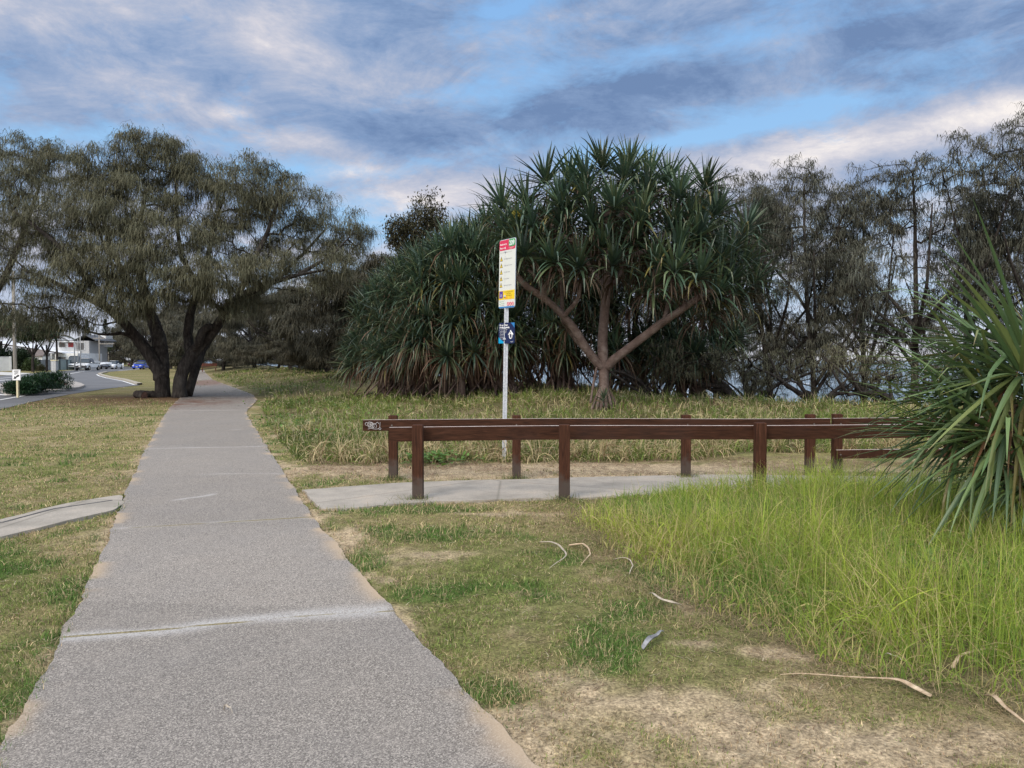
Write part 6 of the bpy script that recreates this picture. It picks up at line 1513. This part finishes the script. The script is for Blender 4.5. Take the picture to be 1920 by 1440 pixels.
for i, (px, py, rx, rz_, lab) in enumerate([(42, 735, .95, .62, 'dark conifer shrub at the sign end of the traffic island'), (68, 732.5, 1.15, .82, 'dark conifer shrub in the middle of the traffic island'), (98, 727.5, 1.2, .92, 'dark conifer shrub at the right end of the traffic island')]):
    c = G(px, py, .17); leafmass('juniper_shrub', lab, 'shrub', (c[0], c[1], .15), (rx, rx * .9, rz_), 6500, .13, .035, (.022, .058, .022), 210 + i, 'conifer shrubs on the traffic island', lob=18, up=.1)
st = broad('street_tree', 231, 7.0, 3.6, 420, .30, .13, 14, (.055, .080, .034), z0=.62, thick=.2)
st2 = broad('street_tree_b', 232, 7.5, 3.4, 420, .30, .13, 14, (.062, .085, .034), z0=.58, thick=.2)
gs = 'broad green trees among the houses'
for px, d, k, rz, sc, lab in [(62, 104, 0, .3, (1.0, 1.0, 1.05), 'green street tree with a leaning trunk in front of the low white house'), (88, 107, 1, 1.8, (.85, .85, 1.0), 'green street tree right of the leaning one, above the grey fence'),
                              (5, 122, 1, 3.0, (1.3, 1.3, 1.25), 'tree above the hedge at the left edge'), (-45, 116, 0, 3.9, (1.3, 1.3, 1.3), 'tree overhanging the white wall at the left edge'), (172, 158, 0, 2.2, (1.1, 1.1, .72), 'rounded garden tree right of the two-storey house'), (193, 165, 1, .7, (1.0, 1.0, .68), 'garden tree behind the covered boat')]:
    p = ground_pt(px, d); tree_obj('street_tree', lab, 'tree', *(st, st2)[k], p, rz, sc, gs)
for px, d, k, rz, sc, lab in [(222, 190, 0, 1.0, (1.5, 1.5, 1.0), 'hazy grey-green she-oak at the end of the street'), (246, 172, 1, 2.0, (1.5, 1.5, 1.35), 'big she-oak overhanging the road behind the blue hatchback'), (283, 150, 0, 3.0, (1.4, 1.4, 1.5), 'she-oak on the right side of the street behind the trunks of the big tree'),
                              (320, 128, 1, 4.0, (1.3, 1.3, 1.5), 'she-oak standing beyond the lawn between the two trunks'), (372, 118, 0, 5.0, (1.2, 1.2, 1.4), 'she-oak over the far end of the footpath'), (200, 230, 1, 1.2, (1.6, 1.6, 1.2), 'farthest she-oak in the gap over the street')]:
    p = ground_pt(px, d); tree_obj('she_oak_tree', lab, 'tree', *dense[k], p, rz, sc, 'she-oaks along the far street')
# norfolk pines
def norfolk(px, d, h, label):
    g = np.random.default_rng(int(px)); o = thing('norfolk_pine', label, 'tree', ground_pt(px, d), 0, 'norfolk pines beyond the houses'); b = MB(); b.tube([(0, 0, -.2), (0, 0, h)], [.22, .04], 8); S, D, LL = [], [], []
    for k in range(int(h / .42)):
        z = h * .12 + k * .42
        if z > h: break
        r = (1 - z / h) * h * .26 + .15
        for j in range(6):
            a = j * 1.047 + k * .5; e = np.array((math.cos(a) * r, math.sin(a) * r, z + r * .12)); b.tube([(0, 0, z), e], [.04, .015], 4)
            m = 34; f = g.random(m); S.append(np.array((0, 0, z)) + (e - [0, 0, z]) * f[:, None]); dd = g.normal(size=(m, 3)) * .6; dd += (math.cos(a), math.sin(a), .3); D.append(dd)
    S = np.concatenate(S); D = np.concatenate(D); V, q, ix, t = strips(S, D, .42, .12, .3, 1, [1, .4], seed=3)
    b.build('trunk', MAT['bark'], o, True); link('crown', mesh_from('norfolk_crown', V, [q], MAT['needle'], col=(np.array((.030, .050, .032))[None] * g.uniform(.6, 1.4, len(S))[:, None])[ix]), o)
norfolk(164, 185, 11.0, 'norfolk pine above the roof of the two-storey house'); norfolk(199, 210, 12.5, 'norfolk pine between the receding power poles'); norfolk(213, 240, 11.5, 'norfolk pine with its top in the bright gap at the end of the street')
# palm
g = np.random.default_rng(71); c = ground_pt(107, 104); o = thing('palm_tree', 'palm with a dark trunk in front of the two-storey house', 'tree', c)
b = MB(); b.tube([(0, 0, -.1), (.05, 0, 2.2), (.0, 0, 4.6)], [.17, .14, .12], 8, wob=.08); b.build('trunk', MAT['bark'], o, True)
S, D = [], []
b = MB()
for k in range(20):
    a = k * 2.4; el_ = g.uniform(-.2, 1.0); pts = [np.array((0, 0, 4.6))]; d_ = np.array((math.cos(a) * math.cos(el_), math.sin(a) * math.cos(el_), math.sin(el_)))
    for i in range(7): pts.append(pts[-1] + d_ * .33); d_ = d_ + (0, 0, -.2); d_ /= np.linalg.norm(d_)
    b.tube(pts, .018, 4)
    for i in range(1, 8):
        for j in range(4):
            for s in (-1, 1): S.append(pts[i] - (pts[i] - pts[i - 1]) * j / 4); t = pts[i] - pts[i - 1]; sd = np.cross(t, (0, 0, 1)); sd /= np.linalg.norm(sd) + 1e-9; D.append(sd * s + t * .8)
cr = b.build('frond_stem', MAT['brownwood'], o); V, q, ix, t = strips(np.array(S), np.array(D), .5, .07, 1.4, 2, seed=5); link('fronds', mesh_from('palm_fronds', V, [q], MAT['leaf'], col=(np.array((.03, .06, .028))[None] * g.uniform(.6, 1.5, len(S))[:, None])[ix]), o)
# keep left sign on the island
c = G(33.5, 741.2, .14); o = thing('keep_left_sign', 'white keep-left sign with a black arrow on a timber post in the traffic island', 'sign', (c[0], c[1], .14), R(-8))
b = MB(); b.box((0, 0, .35), (.075, .075, .9), bev=.006); b.build('post', MAT['cream'], o)
pl = plate(o, 'plate', -.2, .18, .62, 1.07, MAT['white'], -.04, .004, .02); plate(pl, 'border', -.19, .17, .63, 1.06, MAT['grey'], -.0455, .001, .015); plate(pl, 'field', -.18, .16, .64, 1.05, MAT['white'], -.0475, .001, .012)
text('KEEP', .105, -.01, .955, MAT['black'], pl, -.050, 'CENTER', .002); text('LEFT', .105, -.01, .865, MAT['black'], pl, -.050, 'CENTER', .002)
b = MB(); a_ = np.array([(.125, .83), (.06, .855), (-.06, .765), (-.09, .80), (-.15, .675), (-.01, .685), (-.03, .72), (.125, .79)]); n = len(a_)
b.add([(x, -.0495, z) for x, z in a_], [[(2, 4, 5, 6)], [(0, 1, 2), (0, 2, 6), (0, 6, 7), (2, 3, 4)]]); b.build('arrow', MAT['black'], pl)
# bench beyond the bend of the path
c = P(392, 690, 88); o = thing('park_bench', 'red-brown timber bench beyond the far bend of the footpath', 'bench', (c[0], c[1], Hs(c[0], c[1])), R(20))
b = MB(); b.box((0, 0, .45), (1.7, .45, .06), bev=.01); b.build('seat', MAT['brownwood'], o); b = MB(); b.box((0, .22, .78), (1.7, .05, .36), bev=.01); b.build('backrest', MAT['brownwood'], o)
for s in (-.7, .7): b = MB(); b.box((s, 0, .21), (.1, .42, .42), bev=.01); b.build('leg', MAT['brownwood'], o)
SC.render.resolution_x = 1024; SC.render.resolution_y = 768
